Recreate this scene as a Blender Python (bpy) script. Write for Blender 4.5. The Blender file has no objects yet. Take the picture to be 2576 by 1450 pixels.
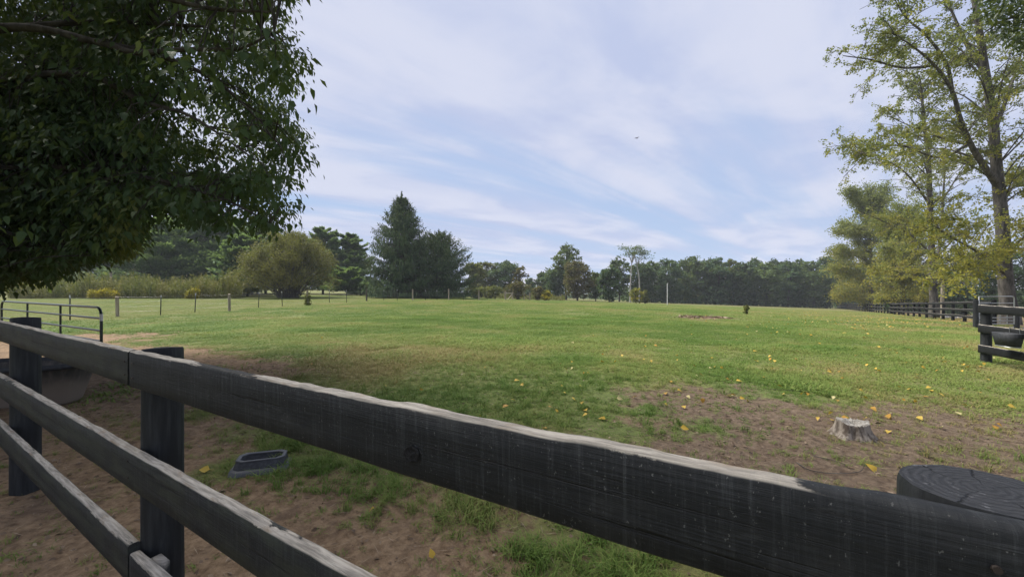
import bpy, math, random
import numpy as np
from mathutils import Vector, Matrix, Quaternion

R = math.radians
SC = bpy.context.scene
COL = SC.collection
# ------------------------------------------------------------------ camera, sky, sun, exposure
FOC, CX, HY, CAMZ = 967.0, 1287.5, 718.0, 1.54       # layout is measured on a 2575 x 1450 view
cam_d = bpy.data.cameras.new('camera')
cam_d.sensor_width = 36; cam_d.lens = 36*FOC/2575
cam_d.shift_y = -(724.5-HY)/2575
cam_d.clip_start = 0.03; cam_d.clip_end = 4000
cam = bpy.data.objects.new('camera', cam_d); COL.objects.link(cam)
cam.location = (0, 0, CAMZ); cam.rotation_euler = (R(90), 0, 0)
SC.camera = cam

SUN_EL, SUN_AZ = R(56), R(-62)                       # azimuth clockwise from +Y (view direction)
sd = Vector((math.sin(SUN_AZ)*math.cos(SUN_EL), math.cos(SUN_AZ)*math.cos(SUN_EL), math.sin(SUN_EL)))
sun_d = bpy.data.lights.new('sun', 'SUN'); sun_d.energy = 5.0; sun_d.angle = R(34); sun_d.color = (1.0, .95, .87)
sun = bpy.data.objects.new('sun', sun_d); COL.objects.link(sun)
sun.location = sd*60; sun.rotation_euler = sd.to_track_quat('Z', 'Y').to_euler()

W = bpy.data.worlds.new('World'); SC.world = W; W.use_nodes = True
W.cycles.sampling_method = 'MANUAL'; W.cycles.sample_map_resolution = 256
def build_world():
    nt = W.node_tree; nt.nodes.clear()
    N = nt.nodes.new; L = nt.links.new
    out = N('ShaderNodeOutputWorld'); bg = N('ShaderNodeBackground'); bg.inputs[1].default_value = .054
    L(bg.outputs[0], out.inputs[0])
    sky = N('ShaderNodeTexSky'); sky.sky_type = 'NISHITA'; sky.sun_disc = False
    sky.sun_elevation = SUN_EL; sky.sun_rotation = SUN_AZ; sky.air_density = 1.0; sky.dust_density = 1.2
    tc = N('ShaderNodeTexCoord'); sep = N('ShaderNodeSeparateXYZ'); L(tc.outputs['Generated'], sep.inputs[0])
    def math_(op, a, b=None, clamp=False):
        m = N('ShaderNodeMath'); m.operation = op; m.use_clamp = clamp
        for i, v in enumerate((a, b)):
            if v is None: continue
            if isinstance(v, (int, float)): m.inputs[i].default_value = v
            else: L(v, m.inputs[i])
        return m.outputs[0]
    def smooth(v, a, b):
        m = N('ShaderNodeMapRange'); m.interpolation_type = 'SMOOTHSTEP'
        L(v, m.inputs[0]); m.inputs[1].default_value = a; m.inputs[2].default_value = b
        return m.outputs[0]
    zc = math_('MAXIMUM', sep.outputs[2], 0.0)
    den = math_('ADD', zc, .07)
    px = math_('DIVIDE', sep.outputs[0], den); py = math_('DIVIDE', sep.outputs[1], den)
    a = R(47)
    u = math_('ADD', math_('MULTIPLY', px, math.sin(a)), math_('MULTIPLY', py, math.cos(a)))
    v = math_('SUBTRACT', math_('MULTIPLY', px, math.cos(a)), math_('MULTIPLY', py, math.sin(a)))
    def noise(su, sv, detail, rough, off, dist=0.):
        c = N('ShaderNodeCombineXYZ')
        L(math_('ADD', math_('MULTIPLY', u, su), off), c.inputs[0]); L(math_('MULTIPLY', v, sv), c.inputs[1])
        n = N('ShaderNodeTexNoise'); n.inputs['Scale'].default_value = 1; n.inputs['Detail'].default_value = detail
        n.inputs['Roughness'].default_value = rough; n.inputs['Distortion'].default_value = dist
        L(c.outputs[0], n.inputs['Vector']); return n.outputs['Fac']
    streak = noise(.15, 1.25, 7, .55, 3.7, .35)
    broad = noise(.30, .42, 3, .5, 11.0)
    fine = noise(.9, 1.6, 6, .55, 5.0, .5)
    s = math_('ADD', math_('ADD', math_('MULTIPLY', streak, .62), math_('MULTIPLY', broad, .26)), math_('MULTIPLY', fine, .16))
    s = math_('ADD', s, math_('MULTIPLY', smooth(zc, .20, .55), .10))
    cover = smooth(s, .405, .585)
    # low cumulus heads near the horizon
    cn = N('ShaderNodeTexNoise'); cn.inputs['Scale'].default_value = 7.5; cn.inputs['Detail'].default_value = 5
    L(tc.outputs['Generated'], cn.inputs['Vector'])
    cum = smooth(math_('SUBTRACT', cn.outputs['Fac'], math_('MULTIPLY', zc, 4.2)), .44, .50)
    def mixc(f, A, B):
        m = N('ShaderNodeMix'); m.data_type = 'RGBA'
        if isinstance(f, (int, float)): m.inputs[0].default_value = f
        else: L(f, m.inputs[0])
        for i, c in ((6, A), (7, B)):
            if isinstance(c, tuple): m.inputs[i].default_value = (*c, 1)
            else: L(c, m.inputs[i])
        return m.outputs[2]
    veil = mixc(.88, sky.outputs[0], (4.85, 6.35, 9.25))
    ccol = mixc(smooth(math_('ADD', math_('MULTIPLY', fine, .6), math_('MULTIPLY', streak, .4)), .42, .60), (5.55, 6.25, 8.6), (7.15, 7.55, 9.2))
    c = mixc(cover, veil, ccol)
    c = mixc(math_('MULTIPLY', cum, .75), c, (8.1, 7.7, 8.6))
    L(c, bg.inputs[0])
build_world()
SC.view_settings.view_transform = 'Standard'; SC.view_settings.look = 'None'
SC.view_settings.exposure = 0.82; SC.view_settings.gamma = 1; SC.view_settings.use_curve_mapping = False
SC.render.engine = 'CYCLES'
cy = SC.cycles
cy.max_bounces = 6; cy.diffuse_bounces = 3; cy.glossy_bounces = 2; cy.transmission_bounces = 3; cy.volume_bounces = 0
cy.use_denoising = True; cy.caustics_reflective = False; cy.caustics_refractive = False
cy.sample_clamp_indirect = 4; cy.use_adaptive_sampling = True; cy.adaptive_threshold = .012

# ------------------------------------------------------------------ helpers
def obj(name, data, parent=None, loc=(0, 0, 0), rot=(0, 0, 0)):
    o = bpy.data.objects.new(name, data); COL.objects.link(o)
    o.location = loc; o.rotation_euler = rot
    if parent is not None: o.parent = parent
    return o
def tag(o, label=None, cat=None, group=None, kind=None):
    if label: o['label'] = label
    if cat: o['category'] = cat
    if group: o['group'] = group
    if kind: o['kind'] = kind
    return o
def thing(name, label, cat, loc=(0, 0, 0), rz=0, group=None):
    return tag(obj(name, None, None, loc, (0, 0, rz)), label, cat, group)

def _smooth(t): return t*t*(3-2*t)
_TAB = np.random.RandomState(7).rand(256, 256)
def vnoise(x, y):
    x = np.asarray(x, float); y = np.asarray(y, float)
    xi = np.floor(x).astype(int); yi = np.floor(y).astype(int)
    fx = _smooth(x-xi); fy = _smooth(y-yi)
    x0 = xi & 255; x1 = (xi+1) & 255; y0 = yi & 255; y1 = (yi+1) & 255
    return (_TAB[x0, y0]*(1-fx)+_TAB[x1, y0]*fx)*(1-fy)+(_TAB[x0, y1]*(1-fx)+_TAB[x1, y1]*fx)*fy
def fbm(x, y, o=4, off=0.):
    s = 0; a = .5; t = 0
    for i in range(o):
        s = s+a*vnoise(np.asarray(x)*2**i+off+i*17.3, np.asarray(y)*2**i+off*1.7+i*5.1); t += a; a *= .5
    return s/t
def sstep(a, b, x):
    t = np.clip((np.asarray(x, float)-a)/(b-a), 0, 1); return t*t*(3-2*t)

def gz(X, Y):
    """large-scale height of the ground"""
    X = np.asarray(X, float); Y = np.asarray(Y, float)
    q = (.65*X+.45*Y-15)/3.0
    sp = 3.0*np.where(q > 20, q, np.log1p(np.exp(np.minimum(q, 20))))
    sp = np.where(sp > 120, 120+(sp-120)*.15, sp)
    return -.052*sp+.05*(fbm(X*.12, Y*.12, 2)-.5)*sstep(4, 10, np.hypot(X, Y))
def at(px, py, Y): return Vector(((px-CX)/FOC*Y, Y, CAMZ-(py-HY)/FOC*Y))
def ground_at(px, py):
    k = (px-CX)/FOC; Y = np.geomspace(.5, 260, 6000)
    hit = (CAMZ-(py-HY)/FOC*Y) <= gz(k*Y, Y)
    Y = float(Y[np.argmax(hit)]) if hit.any() else 60.
    return Vector((k*Y, Y, float(gz(k*Y, Y))))
def on_ground(px, Y):
    X = (px-CX)/FOC*Y
    return Vector((X, Y, float(gz(X, Y))))

class Geo:
    def __init__(s): s.V = []; s.F = {}; s.T = []; s.n = 0
    def add(s, V, F, tint=.5):
        V = np.asarray(V, float).reshape(-1, 3); F = np.asarray(F, int)
        s.V.append(V); s.F.setdefault(F.shape[1], []).append(F+s.n)
        s.T.append(np.broadcast_to(np.asarray(tint, float), (len(V),)).copy()); s.n += len(V)
    def mesh(s, name, mat, smooth=False):
        me = bpy.data.meshes.new(name)
        V = np.concatenate(s.V).astype(np.float32)
        loops = []; starts = []; tot = []; c = 0
        for k in sorted(s.F):
            F = np.concatenate(s.F[k]); loops.append(F.ravel())
            starts.append(c+np.arange(len(F))*k); c += F.size
        loops = np.concatenate(loops).astype(np.int32); starts = np.concatenate(starts).astype(np.int32)
        me.vertices.add(len(V)); me.vertices.foreach_set('co', V.ravel())
        me.loops.add(len(loops)); me.loops.foreach_set('vertex_index', loops)
        me.polygons.add(len(starts)); me.polygons.foreach_set('loop_start', starts)
        if smooth: me.polygons.foreach_set('use_smooth', np.ones(len(starts), bool))
        at_ = me.attributes.new('tint', 'FLOAT', 'POINT'); at_.data.foreach_set('value', np.concatenate(s.T).astype(np.float32))
        me.update(calc_edges=True); me.validate()
        if mat is not None: me.materials.append(mat)
        return me
def tube(g, P, rad, sides=6, tint=.5, cap=True):
    P = np.asarray(P, float); n = len(P); rad = np.broadcast_to(np.asarray(rad, float), (n,))
    T = np.gradient(P, axis=0); T /= (np.linalg.norm(T, axis=1)[:, None]+1e-9)
    up = np.array([0, 0, 1.]) if abs(T[0, 2]) < .9 else np.array([1., 0, 0])
    A = np.cross(T, up); A /= (np.linalg.norm(A, axis=1)[:, None]+1e-9); B = np.cross(T, A)
    th = np.arange(sides)*2*np.pi/sides
    V = P[:, None, :]+rad[:, None, None]*(np.cos(th)[None, :, None]*A[:, None, :]+np.sin(th)[None, :, None]*B[:, None, :])
    i = np.arange(n-1)[:, None]*sides; j = np.arange(sides)[None, :]; jn = (j+1) % sides
    F = np.stack([i+j, i+jn, i+sides+jn, i+sides+j], -1).reshape(-1, 4)
    g.add(V.reshape(-1, 3), F, tint)
    if cap and sides <= 12:
        for k in (0, n-1):
            idx = np.arange(sides)
            g.add(V[k], [idx if k else idx[::-1]], tint)
def box(g, c, size, R3=None, tint=.5):
    sx, sy, sz = [s/2 for s in size]
    V = np.array([[x, y, z] for x in (-sx, sx) for y in (-sy, sy) for z in (-sz, sz)])
    if R3 is not None: V = V@np.asarray(R3).T
    g.add(V+np.asarray(c), [[0, 1, 3, 2], [4, 6, 7, 5], [0, 4, 5, 1], [2, 3, 7, 6], [0, 2, 6, 4], [1, 5, 7, 3]], tint)
def nrm(v): return v/(np.linalg.norm(v, axis=-1, keepdims=True)+1e-9)
def leaves(g, P, D, Nn, ln, wd, fold=.18, tint=.5, fancy=False, curl=.0):
    """leaf blades: P base, D direction to the tip, Nn upper side"""
    P = np.asarray(P, float); D = nrm(D); S = nrm(np.cross(D, Nn)); U = np.cross(S, D)
    n = len(P); ln = np.broadcast_to(ln, (n,))[:, None]; wd = np.broadcast_to(wd, (n,))[:, None]
    tint = np.broadcast_to(np.asarray(tint, float), (n,))
    if not fancy:
        V = np.stack([P, P+D*ln*.45+S*wd*.5+U*wd*fold, P+D*ln-U*ln*curl, P+D*ln*.45-S*wd*.5+U*wd*fold], 1)
        k = np.arange(n)[:, None]*4
        g.add(V.reshape(-1, 3), np.concatenate([k+[[0, 1, 2]], k+[[0, 2, 3]]]), np.repeat(tint, 4))
    else:
        V = np.stack([P, P+D*ln*.30+S*wd*.5+U*wd*fold, P+D*ln*.62+S*wd*.36+U*(wd*fold*.5-ln*curl*.3), P+D*ln-U*ln*curl,
                      P+D*ln*.62-S*wd*.36+U*(wd*fold*.5-ln*curl*.3), P+D*ln*.30-S*wd*.5+U*wd*fold, P+D*ln*.45-U*ln*curl*.1], 1)
        k = np.arange(n)[:, None]*7
        g.add(V.reshape(-1, 3), np.concatenate([k+[[6, a, b]] for a, b in ((0, 1), (1, 2), (2, 3), (3, 4), (4, 5), (5, 0))]), np.repeat(tint, 7))

# ------------------------------------------------------------------ materials
def new_mat(name):
    m = bpy.data.materials.new(name); m.use_nodes = True; m.node_tree.nodes.clear()
    return m, m.node_tree
class NB:
    def __init__(s, name):
        s.m, s.nt = new_mat(name); s.out = s.N('ShaderNodeOutputMaterial')
    def N(s, t, **kw):
        n = s.nt.nodes.new(t)
        for k, v in kw.items(): setattr(n, k, v)
        return n
    def L(s, a, b): s.nt.links.new(a, b)
    def put(s, sock, v):
        if isinstance(v, (int, float)): sock.default_value = v
        elif isinstance(v, tuple): sock.default_value = (*v, 1) if len(v) == 3 and sock.type == 'RGBA' else v
        else: s.L(v, sock)
    def math(s, op, a, b=0., clamp=False):
        n = s.N('ShaderNodeMath', operation=op, use_clamp=clamp); s.put(n.inputs[0], a); s.put(n.inputs[1], b); return n.outputs[0]
    def sm(s, v, a, b, lo=0., hi=1.):
        n = s.N('ShaderNodeMapRange', interpolation_type='SMOOTHSTEP'); s.put(n.inputs[0], v)
        for i, x in enumerate((a, b, lo, hi)): n.inputs[i+1].default_value = x
        return n.outputs[0]
    def mix(s, f, A, B, blend='MIX'):
        n = s.N('ShaderNodeMix', data_type='RGBA', blend_type=blend); s.put(n.inputs[0], f); s.put(n.inputs[6], A); s.put(n.inputs[7], B); return n.outputs[2]
    def attr(s, name, inst=False):
        n = s.N('ShaderNodeAttribute', attribute_name=name, attribute_type='INSTANCER' if inst else 'GEOMETRY'); return n.outputs['Fac']
    def coord(s, kind='Object', scale=(1, 1, 1)):
        t = s.N('ShaderNodeTexCoord'); mp = s.N('ShaderNodeMapping'); mp.inputs['Scale'].default_value = scale
        s.L(t.outputs[kind], mp.inputs[0]); return mp.outputs[0]
    def noise(s, vec, scale, detail=4, rough=.55, dist=0.):
        n = s.N('ShaderNodeTexNoise'); n.inputs['Scale'].default_value = scale; n.inputs['Detail'].default_value = detail
        n.inputs['Roughness'].default_value = rough; n.inputs['Distortion'].default_value = dist
        if vec is not None: s.L(vec, n.inputs['Vector'])
        return n.outputs['Fac']
    def bump(s, h, strength=.5, dist=.02):
        n = s.N('ShaderNodeBump'); n.inputs['Strength'].default_value = strength; n.inputs['Distance'].default_value = dist
        s.L(h, n.inputs['Height']); return n.outputs[0]
    def bsdf(s, col, rough=.8, spec=.3, normal=None, metal=0., **kw):
        p = s.N('ShaderNodeBsdfPrincipled'); s.put(p.inputs['Base Color'], col); s.put(p.inputs['Roughness'], rough)
        s.put(p.inputs['Specular IOR Level'], spec); s.put(p.inputs['Metallic'], metal)
        if normal is not None: s.L(normal, p.inputs['Normal'])
        s.L(p.outputs[0], s.out.inputs[0]); return p
def foliage(name, c0, c1, c2, trans=.3, gloss=.35, rough=.5):
    b = NB(name); t = b.attr('tint')
    col = b.mix(b.sm(t, .5, 1.0), b.mix(b.sm(t, 0., .5), c0, c1), c2)
    p = b.bsdf(col, rough, gloss)
    tr = b.N('ShaderNodeBsdfTranslucent'); b.L(b.mix(.35, col, (.30, .36, .05)), tr.inputs[0])
    mx = b.N('ShaderNodeMixShader'); mx.inputs[0].default_value = trans
    b.L(p.outputs[0], mx.inputs[1]); b.L(tr.outputs[0], mx.inputs[2]); b.L(mx.outputs[0], b.out.inputs[0])
    return b.m
def bark(name, ca, cb, scale=6., zs=.25, strength=.8, dist=.03):
    b = NB(name); v = b.coord('Object', (1, 1, zs)); n = b.noise(v, scale, 6, .65)
    b.bsdf(b.mix(b.sm(n, .35, .65), ca, cb), .9, .15, b.bump(n, strength, dist)); return b.m
def plain(name, c, rough=.6, spec=.3, metal=0., var=.25, scale=12., bump=.15):
    b = NB(name); n = b.noise(b.coord('Object'), scale, 4)
    lo = tuple(x*(1-var) for x in c); hi = tuple(min(1, x*(1+var)) for x in c)
    b.bsdf(b.mix(b.sm(n, .3, .7), lo, hi), rough, spec, b.bump(n, bump, .01), metal); return b.m

def mat_board(name, wear=.5, moss=0., hw=.0735, dark=1.):
    b = NB(name)
    geo = b.N('ShaderNodeNewGeometry'); sp = b.N('ShaderNodeSeparateXYZ')
    tcn = b.N('ShaderNodeTexCoord'); b.L(tcn.outputs['Normal'], sp.inputs[0])
    vl = b.coord('Object', (1, 3, 3)); grain = b.noise(b.coord('Object', (2.5, 30, 60)), 3, 6, .6)
    drip = b.noise(b.coord('Object', (95, 10, 3.5)), 1, 6, .75); blot = b.noise(vl, 5, 6, .65); speck = b.noise(b.coord('Object', (1, 1, .6)), 210, 3, .6)
    top = b.sm(sp.outputs[2], .45, .8)
    worn = b.math('MULTIPLY', top, b.sm(b.math('ADD', b.noise(b.coord('Object', (1, 4, 4)), 7, 6, .7), b.attr('tint')), .5+.45-wear*.4, .5+.53-wear*.4))
    so = b.N('ShaderNodeSeparateXYZ'); b.L(b.coord('Object'), so.inputs[0]); ragged = b.noise(b.coord('Object', (1, 1, 1)), 22, 6, .75)
    edge = b.sm(b.math('ADD', so.outputs[2], b.math('MULTIPLY', b.math('SUBTRACT', ragged, .5), .022)), hw-.007, hw-.003)
    edge = b.math('MULTIPLY', edge, b.sm(b.math('ADD', b.noise(b.coord('Object', (1, 4, 4)), 5, 4, .6), b.attr('tint')), .93, 1.02))
    worn = b.math('MAXIMUM', worn, edge)
    paint = b.mix(b.sm(drip, .48, .72), (.015, .0165, .0175), (.046, .049, .050))
    paint = b.mix(b.sm(blot, .5, .8, 0, .8), paint, (.036, .037, .036))
    if moss: paint = b.mix(b.sm(blot, .40, .62, 0, moss), paint, (.036, .041, .030))
    paint = b.mix(b.sm(speck, .66, .71), paint, (.11, .11, .105))
    crk = b.noise(b.coord('Object', (1.6, 20, 75)), 1, 5, .6, .6); crk2 = b.noise(b.coord('Object', (5, 5, 22)), 3, 6, .7)
    paint = b.mix(b.sm(crk, .60, .68), paint, (.010, .011, .011)); paint = b.mix(b.sm(crk2, .56, .75, 0, .7), paint, (.054, .056, .056))
    kn = b.attr('knot'); paint = b.mix(kn, paint, (.008, .008, .009))
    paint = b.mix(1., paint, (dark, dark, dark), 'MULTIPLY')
    wood = b.mix(b.sm(grain, .3, .7), (.20, .182, .155), (.46, .42, .355))
    wood = b.mix(b.sm(b.noise(vl, 9, 3), .55, .75), wood, (.24, .185, .13))
    col = b.mix(worn, paint, wood)
    nrm_ = b.bump(b.math('ADD', b.math('MULTIPLY', grain, .6), b.math('ADD', b.math('MULTIPLY', drip, .5), b.math('ADD', b.math('MULTIPLY', worn, -.5), b.math('MULTIPLY', b.sm(crk, .60, .68), -.8)))), .75, .005)
    b.bsdf(col, b.math('ADD', .62, b.math('MULTIPLY', worn, .25)), .25, nrm_)
    return b.m
def mat_post():
    b = NB('black_painted_post')
    tcn = b.N('ShaderNodeTexCoord'); sp = b.N('ShaderNodeSeparateXYZ'); b.L(tcn.outputs['Normal'], sp.inputs[0])
    gr = b.noise(b.coord('Object', (14, 14, 1.2)), 2.5, 6, .65); bl = b.noise(b.coord('Object'), 9, 5, .65)
    wv = b.N('ShaderNodeTexWave', wave_type='RINGS', rings_direction='Z'); wv.inputs['Scale'].default_value = 34; wv.inputs['Distortion'].default_value = 5.0
    wv.inputs['Detail'].default_value = 3; wv.inputs['Detail Scale'].default_value = 3; b.L(b.coord('Object', (1, 1, .0)), wv.inputs['Vector'])
    top = b.sm(sp.outputs[2], .7, .9)
    side = b.mix(b.sm(gr, .4, .75), (.014, .0155, .017), (.036, .039, .041))
    rings = b.mix(b.sm(wv.outputs['Fac'], .1, .9), (.022, .023, .025), (.036, .037, .040))
    rings = b.mix(b.math('MULTIPLY', b.sm(b.math('ADD', bl, b.noise(b.coord('Object', (30, 30, 1)), 3, 4, .7)), 1.08, 1.22), b.sm(wv.outputs['Fac'], .1, .9)), rings, (.13, .13, .135))
    h = b.math('ADD', b.math('MULTIPLY', gr, b.math('SUBTRACT', 1., top)), b.math('MULTIPLY', b.math('ADD', b.math('MULTIPLY', wv.outputs['Fac'], .25), b.math('MULTIPLY', bl, .8)), top))
    gr_ = b.N('ShaderNodeTexGradient', gradient_type='RADIAL'); b.L(b.coord('Object'), gr_.inputs[0])
    ck = b.math('PINGPONG', b.math('ADD', b.math('MULTIPLY', gr_.outputs['Fac'], 7.), b.math('MULTIPLY', bl, 1.1)), .5)
    ck = b.math('MULTIPLY', b.math('SUBTRACT', 1., b.sm(ck, .008, .035)), b.math('MULTIPLY', top, b.sm(b.noise(b.coord('Object'), 16, 3), .42, .56)))
    h = b.math('SUBTRACT', h, b.math('MULTIPLY', ck, 1.5))
    b.bsdf(b.mix(ck, b.mix(top, side, rings), (.004, .004, .004)), .65, .25, b.bump(h, .6, .005)); return b.m

M = {}
M['board'] = mat_board('black_board', .62); M['board_moss'] = mat_board('mossy_black_board', .55, .75)
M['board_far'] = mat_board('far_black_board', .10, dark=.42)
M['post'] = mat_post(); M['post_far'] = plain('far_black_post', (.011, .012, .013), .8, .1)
M['maple'] = foliage('maple_leaf', (.028, .056, .025), (.047, .084, .032), (.13, .14, .034), .30, .18, .5)
M['corner'] = foliage('corner_leaf', (.016, .034, .012), (.026, .050, .016), (.06, .08, .02), .25)
M['pine'] = foliage('pine_needle', (.058, .120, .050), (.108, .195, .076), (.17, .26, .095), .38, .06)
M['spruce'] = foliage('spruce_needle', (.030, .054, .029), (.052, .086, .042), (.088, .122, .052), .12, .06)
M['willow'] = foliage('willow_leaf', (.092, .095, .030), (.145, .140, .042), (.20, .180, .05), .3, .06)
M['green_a'] = foliage('green_leaf', (.048, .080, .034), (.080, .122, .046), (.125, .162, .052), .25, .06)
M['green_b'] = foliage('blue_green_leaf', (.036, .070, .038), (.060, .105, .052), (.095, .145, .064), .25, .06)
M['green_c'] = foliage('yellow_green_leaf', (.070, .085, .030), (.110, .125, .040), (.170, .165, .050), .28, .06)
M['green_d'] = foliage('dark_leaf', (.028, .055, .028), (.048, .082, .038), (.082, .118, .048), .22, .06)
M['cotton'] = foliage('cottonwood_leaf', (.085, .115, .038), (.170, .190, .052), (.32, .29, .05), .45, .12)
M['cotton_p'] = foliage('pale_cottonwood_leaf', (.13, .16, .058), (.20, .22, .066), (.32, .28, .055), .5, .12)
M['cotton_y'] = foliage('yellow_cottonwood_leaf', (.14, .155, .04), (.25, .24, .045), (.38, .33, .045), .45, .12)
M['rust'] = foliage('rusty_leaf', (.072, .062, .030), (.108, .092, .040), (.15, .130, .048), .25, .06)
M['weed'] = foliage('weed_leaf', (.060, .080, .024), (.130, .130, .040), (.22, .19, .07), .3, .06)
M['gold'] = foliage('goldenrod', (.14, .15, .02), (.32, .27, .02), (.46, .36, .03), .3, .06)
M['bark_dark'] = bark('dark_bark', (.035, .030, .025), (.085, .075, .062))
M['bark_grey'] = bark('grey_bark', (.042, .038, .033), (.115, .105, .092), 7)
M['bark_pale'] = bark('pale_bark', (.22, .21, .19), (.42, .40, .37), 5)
M['tube_green'] = plain('dark_green_tube_paint', (.010, .022, .020), .35, .5, 0, .3, 40, .05)
M['tube_grey'] = plain('galvanised_tube', (.38, .40, .40), .35, .5, .7, .15, 30, .05)
M['tpost'] = plain('steel_post_green', (.035, .045, .035), .6)
M['white'] = plain('white_paint', (.68, .68, .66), .5, .3, 0, .1, 6)
M['oldwood'] = bark('old_wood', (.20, .17, .125), (.40, .35, .27), 9, .15, .5, .01)
M['oldwood_dark'] = bark('dark_old_wood', (.05, .045, .038), (.12, .105, .085), 9, .15, .5, .01)
M['wire'] = plain('wire', (.16, .16, .16), .4, .5, .6)
M['rubber'] = plain('black_rubber', (.030, .032, .036), .6, .3, 0, .3, 25, .12)
M['yleaf'] = foliage('fallen_yellow_leaf', (.38, .21, .035), (.48, .33, .05), (.46, .40, .19), .2, .2)
M['litter'] = foliage('brown_litter', (.075, .048, .030), (.14, .095, .060), (.25, .19, .13), .05, .2)
M['metal_roof'] = plain('metal_roof', (.55, .56, .57), .35, .5, .5, .12, 4)

# ------------------------------------------------------------------ ground cover masks
def px_poly(pts): return [tuple(ground_at(*p)[:2]) for p in pts]
POLY_A = [(-40, 12.0), (-16, 11.8), (-12.2, 11.9), (-9.2, 10.4), (-4.9, 8.0), (-4.1, 6.7), (-4.0, 5.4), (-3.3, 4.2), (-2.75, 3.55),
          (-2.45, 2.95), (-1.5, 2.85), (-1.0, 2.55), (-.55, 2.1), (-.5, 1.2), (-1.6, .9), (-3.2, 1.6), (-4.6, 2.6), (-40, 3.0)]
POLY_B = [(1.9, 5.3), (2.5, 6.3), (3.4, 6.3), (4.2, 5.5), (5.6, 4.7), (9, 4.0), (9, 1.2), (2.6, 2.2), (1.9, 2.9), (1.15, 3.3), (1.3, 3.75), (2.2, 4.1), (2.1, 4.7)]
POLY_C = [(8.0, 19.3), (9.6, 21.4), (11.4, 20.9), (11.3, 19.5), (9.6, 18.9)]
POLY_D = [(30, 25), (45, 44), (60, 62), (75, 62), (45, 20), (24, 14), (20, 16)]
def sdist(X, Y, poly):
    X = np.asarray(X, float); Y = np.asarray(Y, float)
    d = np.full(X.shape, 1e9); ins = np.zeros(X.shape, bool)
    for (x0, y0), (x1, y1) in zip(poly, poly[1:]+poly[:1]):
        ex, ey = x1-x0, y1-y0
        t = np.clip(((X-x0)*ex+(Y-y0)*ey)/(ex*ex+ey*ey+1e-12), 0, 1)
        d = np.minimum(d, np.hypot(X-x0-t*ex, Y-y0-t*ey))
        c = (y0 > Y) != (y1 > Y)
        with np.errstate(all='ignore'): ins ^= c & (X < (x1-x0)*(Y-y0)/(y1-y0+1e-12)+x0)
    return np.where(ins, -d, d)
def cover(X, Y):
    """1 = closed grass, 0 = bare soil"""
    X = np.asarray(X, float); Y = np.asarray(Y, float); r = np.hypot(X, Y)
    n1 = fbm(X*.9, Y*.9, 4, 3.)-.5; n2 = fbm(X*3.1, Y*3.1, 3, 9.)-.5
    c = np.ones_like(X)
    w = .75+.08*r
    for poly, k in ((POLY_A, 1.), (POLY_B, .66), (POLY_C, .9), (POLY_D, .9)):
        d = sdist(X, Y, poly)+(n1*3.2+n2*1.6)*np.minimum(1, .40+.09*r)
        c = np.minimum(c, 1-k*(1-sstep(-w*.6, w*.9, d)))
    near = 1-sstep(2.3, 4.6, r)
    c = c-near*(.55+1.2*n1+1.4*n2).clip(0, 1)*.75
    thin = np.exp(-((X+2.6)/3.2)**2-((Y-7.0)/1.1)**2)*.55+np.exp(-((X-2.2)/2.0)**2-((Y-4.3)/1.2)**2)*.35
    c = c-thin*(.6+1.2*n1)
    return np.clip(c, 0, 1)
def dryness(X, Y):
    X = np.asarray(X, float); Y = np.asarray(Y, float); r = np.hypot(X, Y)
    d = .27+1.1*(fbm(X*.25, Y*.25, 4, 21.)-.5)+1.25*(fbm(X*.8, Y*.8, 4, 5.)-.5)+.30*(1-sstep(3, 8, r))
    d = d+.30*sstep(.45, 1.0, X/np.maximum(Y, .5))*sstep(5, 12, r)
    d = d+.35*np.exp(-((X+3)/4)**2-((Y-7.2)/1.6)**2)
    d = d+.20*sstep(16, 40, r)
    lawn = sdist(X, Y, LAWN) < 0
    return np.clip(np.where(lawn, .52+.4*(fbm(X*.3, Y*.3, 3)-.5), d), 0, 1)
_wf = [(-60, 17), (-26, 17.5)]+[tuple(ground_at(*p)[:2]) for p in ((176, 806), (296, 796), (404, 792), (490, 784), (577, 782), (650, 773), (710, 770), (774, 767), (828, 761), (872, 760), (922, 756), (1038, 754.5))]
LAWN = _wf+[(-5, 75), (-80, 75)]

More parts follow.
